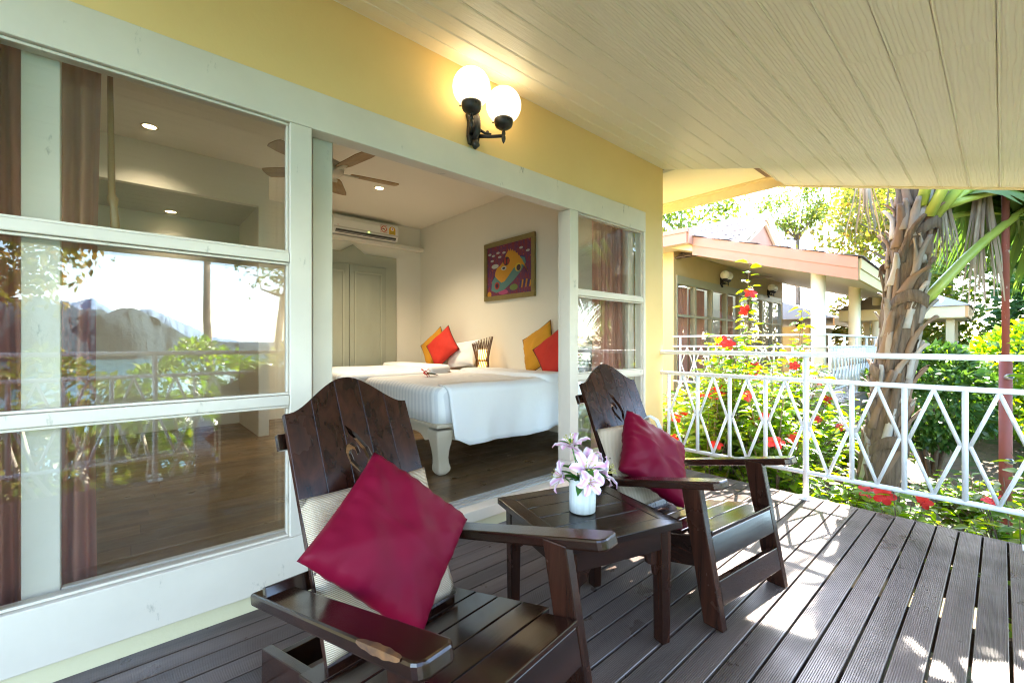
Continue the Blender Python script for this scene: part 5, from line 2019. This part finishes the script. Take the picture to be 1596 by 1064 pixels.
def frond(base, d, L, rise, sag, r0, dead=False, stalk=.95, lw=1.0, par=None):
    """base point, horizontal direction d, length L; the stalk then carries leaflets"""
    base, d = Vector(base), Vector((*d, 0)).normalized()
    side = Vector((-d.y, d.x, 0))
    pts = []
    for i in range(15):
        q = i / 14
        pts.append(base + d * (L * (q * .75 + .1 * q * q)) + Vector((0, 0, rise * q - sag * q ** 2.4)))
    st_ = MB().tube(pts, [r0 * (1 - .86 * (i / 14) ** .8) for i in range(15)], 10)
    st_ = st_.build('frond_stalk', DRYL if dead else PETI, pal, True)
    V, F = [], []
    nl = 46
    for i in range(nl):
        q = stalk / L + (1 - stalk / L) * i / nl
        f_ = q * 14
        i0 = min(13, int(f_))
        p = pts[i0].lerp(pts[i0 + 1], f_ - i0)
        tang = (pts[i0 + 1] - pts[i0]).normalized()
        ll = (.62 * math.sin(math.pi * min(.97, .18 + .8 * (i / nl))) + .08) * lw
        for s_ in (-1, 1):
            dr_ = (side * s_ * .9 + tang * .55 + Vector((0, 0, random.uniform(-.05, .25)))).normalized()
            b = len(V)
            wn = tang * .026
            for k in range(5):
                t_ = k / 4
                c = p + dr_ * ll * t_ + Vector((0, 0, -ll * .75 * t_ ** 2.2))
                ww = wn * (1.0, 1.3, 1.1, .7, .05)[k]
                V += [c - ww, c + ww]
            for k in range(4):
                F.append((b + 2 * k, b + 2 * k + 1, b + 2 * k + 3, b + 2 * k + 2))
    lv = np_mesh('leaflets', np.array([tuple(v) for v in V]), F, DRYL if dead else FRND)
    o = link('leaflets', lv, st_)
    o['kind'] = 'stuff'
    return st_


B0 = axis(2.95)
for (bz, az, L, rise, sag, r0) in ((2.38, -52, 3.2, 3.2, 2.6, .050), (3.05, -35, 3.0, 3.4, 2.4, .046), (4.2, 165, 3.0, 3.0, 2.2, .045), (3.2, 262, 3.0, 3.0, 2.3, .045),
                                   (3.2, 230, 2.9, 3.4, 2.3, .044), (3.3, 205, 2.6, 3.4, 1.6, .044), (4.4, 300, 2.6, 3.0, 1.8, .04), (4.4, 130, 2.6, 3.0, 1.6, .04), (4.3, -10, 2.6, 1.6, 1.8, .04)):
    a = R(az)
    c = axis(bz)
    frond((c.x + .15 * math.cos(a), c.y + .15 * math.sin(a), bz), (math.cos(a), math.sin(a)), L, rise, sag, r0)
for (bz, az, L, rise, sag) in ((3.1, -22, 2.5, 1.5, 1.5), (3.2, -62, 2.3, 1.6, 1.5), (3.3, -40, 2.7, 2.2, 1.9)):  # more fronds, added to shade the seaward part of the deck
    a = R(az)
    c = axis(bz)
    frond((c.x + .13 * math.cos(a), c.y + .13 * math.sin(a), bz), (math.cos(a), math.sin(a)), L, rise, sag, .036, False, .6, 1.15)
for (bz, az, L, rise, sag) in ((3.3, -38, 2.1, 1.0, .9), (3.25, -58, 2.0, .9, .9)):  # low fronds added to cut the sun on the deck
    a = R(az)
    c = axis(bz)
    frond((c.x + .12 * math.cos(a), c.y + .12 * math.sin(a), bz), (math.cos(a), math.sin(a)), L, rise, sag, .03, False, .28, 1.1)
# low drooping green frond and dead hanging fronds on the seaward side
frond((axis(3.3).x + .1, axis(3.3).y - .2, 3.3), (.35, -1), 2.3, .55, 1.25, .035, False, .5)
frond((axis(3.2).x + .25, axis(3.2).y - .1, 3.2), (.8, -.8), 2.4, .6, 1.6, .03, False, .5)


def dead_hang(x, y, z0, z1, nstrip, sp, label=None):
    mb_ = MB()
    for k in range(nstrip):
        a = rng.uniform(0, 6.28)
        r_ = sp * math.sqrt(rng.uniform(0, 1))
        zt, zb = z0 - rng.uniform(0, .1), z1 + rng.uniform(0, .35) * (z0 - z1)
        x0, y0 = x + .3 * r_ * math.cos(a), y + .3 * r_ * math.sin(a)
        x1, y1 = x + r_ * math.cos(a) + .03, y + r_ * math.sin(a)
        wv2 = rng.uniform(.008, .016)
        wd = Vector((math.cos(a * 3), math.sin(a * 3), 0)) * wv2
        V = []
        for i in range(7):
            q = i / 6
            c = Vector((x0 + (x1 - x0) * q ** .7 + .012 * math.sin(6 * q + a), y0 + (y1 - y0) * q ** .7 + .012 * math.cos(5 * q + a), zt + (zb - zt) * q))
            V += [c - wd * (1 - .6 * q), c + wd * (1 - .6 * q)]
        mb_.add(V, [(2 * i, 2 * i + 1, 2 * i + 3, 2 * i + 2) for i in range(6)])
    o = mb_.build('dead_frond', DRYL, pal)
    return o


dead_hang(.62, -.78, 3.55, 2.35, 34, .14)
dead_hang(.42, -.52, 3.6, 2.75, 22, .12)
dead_hang(.06, -.02, 3.7, 3.0, 16, .16)

# rusty red pole with two pipe stubs
rpole = thing('rusty_pole', 'thin rusty red pole standing in the shrubs beyond the railing', 'pole', (5.9, -.02, -.85))
RUST = mat('rusty_red_paint', (.25, .055, .04), .7, var=((5, 5, 3), (.16, .06, .045)), spots=((14, 14, 6), (.42, .36, .34), .60))
MB().tube([(0, 0, 0), (0, 0, 1.85)], .043, 16).build('lower_tube', mat('red_oxide_paint', (.24, .05, .035), .6, var=((6, 6, 4), (.17, .045, .035))), rpole, True)
MB().tube([(0, 0, 1.851), (.02, 0, 4.6)], .026, 14).build('upper_tube', RUST, rpole, True)
for z in (.95, 1.70):
    MB().tube([(-.03, -.01, z), (-.07, -.03, z + .01)], .026, 10).build('pipe_stub', mat('pipe_steel', (.4, .38, .36), .4, metal=.6), rpole, True)
    MB().tube([(-.0705, -.0303, z + .01), (-.0715, -.031, z + .0103)], .020, 10).build('pipe_mouth', BLACK, rpole)

# rocks on the soil at the palm's foot
ROCK = mat('garden_rock', (.30, .24, .19), .9, var=((6, 6, 6), (.18, .14, .11)), bump=((14, 14, 14), .8, .03))
for k, (x, y, s_) in enumerate(((5.05, 1.15, .22), (5.35, 1.30, .16), (4.95, .95, .14), (5.7, 1.0, .2))):
    bm = bmesh.new()
    bmesh.ops.create_icosphere(bm, subdivisions=3, radius=s_)
    for v in bm.verts:
        n_ = v.co.normalized()
        v.co += n_ * s_ * (.18 * math.sin(6 * n_.x + k) * math.cos(5 * n_.y) + .1 * math.sin(11 * n_.z + 2 * k))
        v.co.z *= .7
    me = bpy.data.meshes.new('garden_rock')
    bm.to_mesh(me)
    bm.free()
    me.materials.append(ROCK)
    o = link('garden_rock', me)
    o.location = (x, y, ground_z(x, y) + s_ * .35)
    tag(o, ('largest brown rock at the foot of the palm', 'smooth brown rock between the palm and the tall hibiscus', 'small brown rock on the deck side of the palm', 'brown rock behind the palm trunk')[k], 'rock')
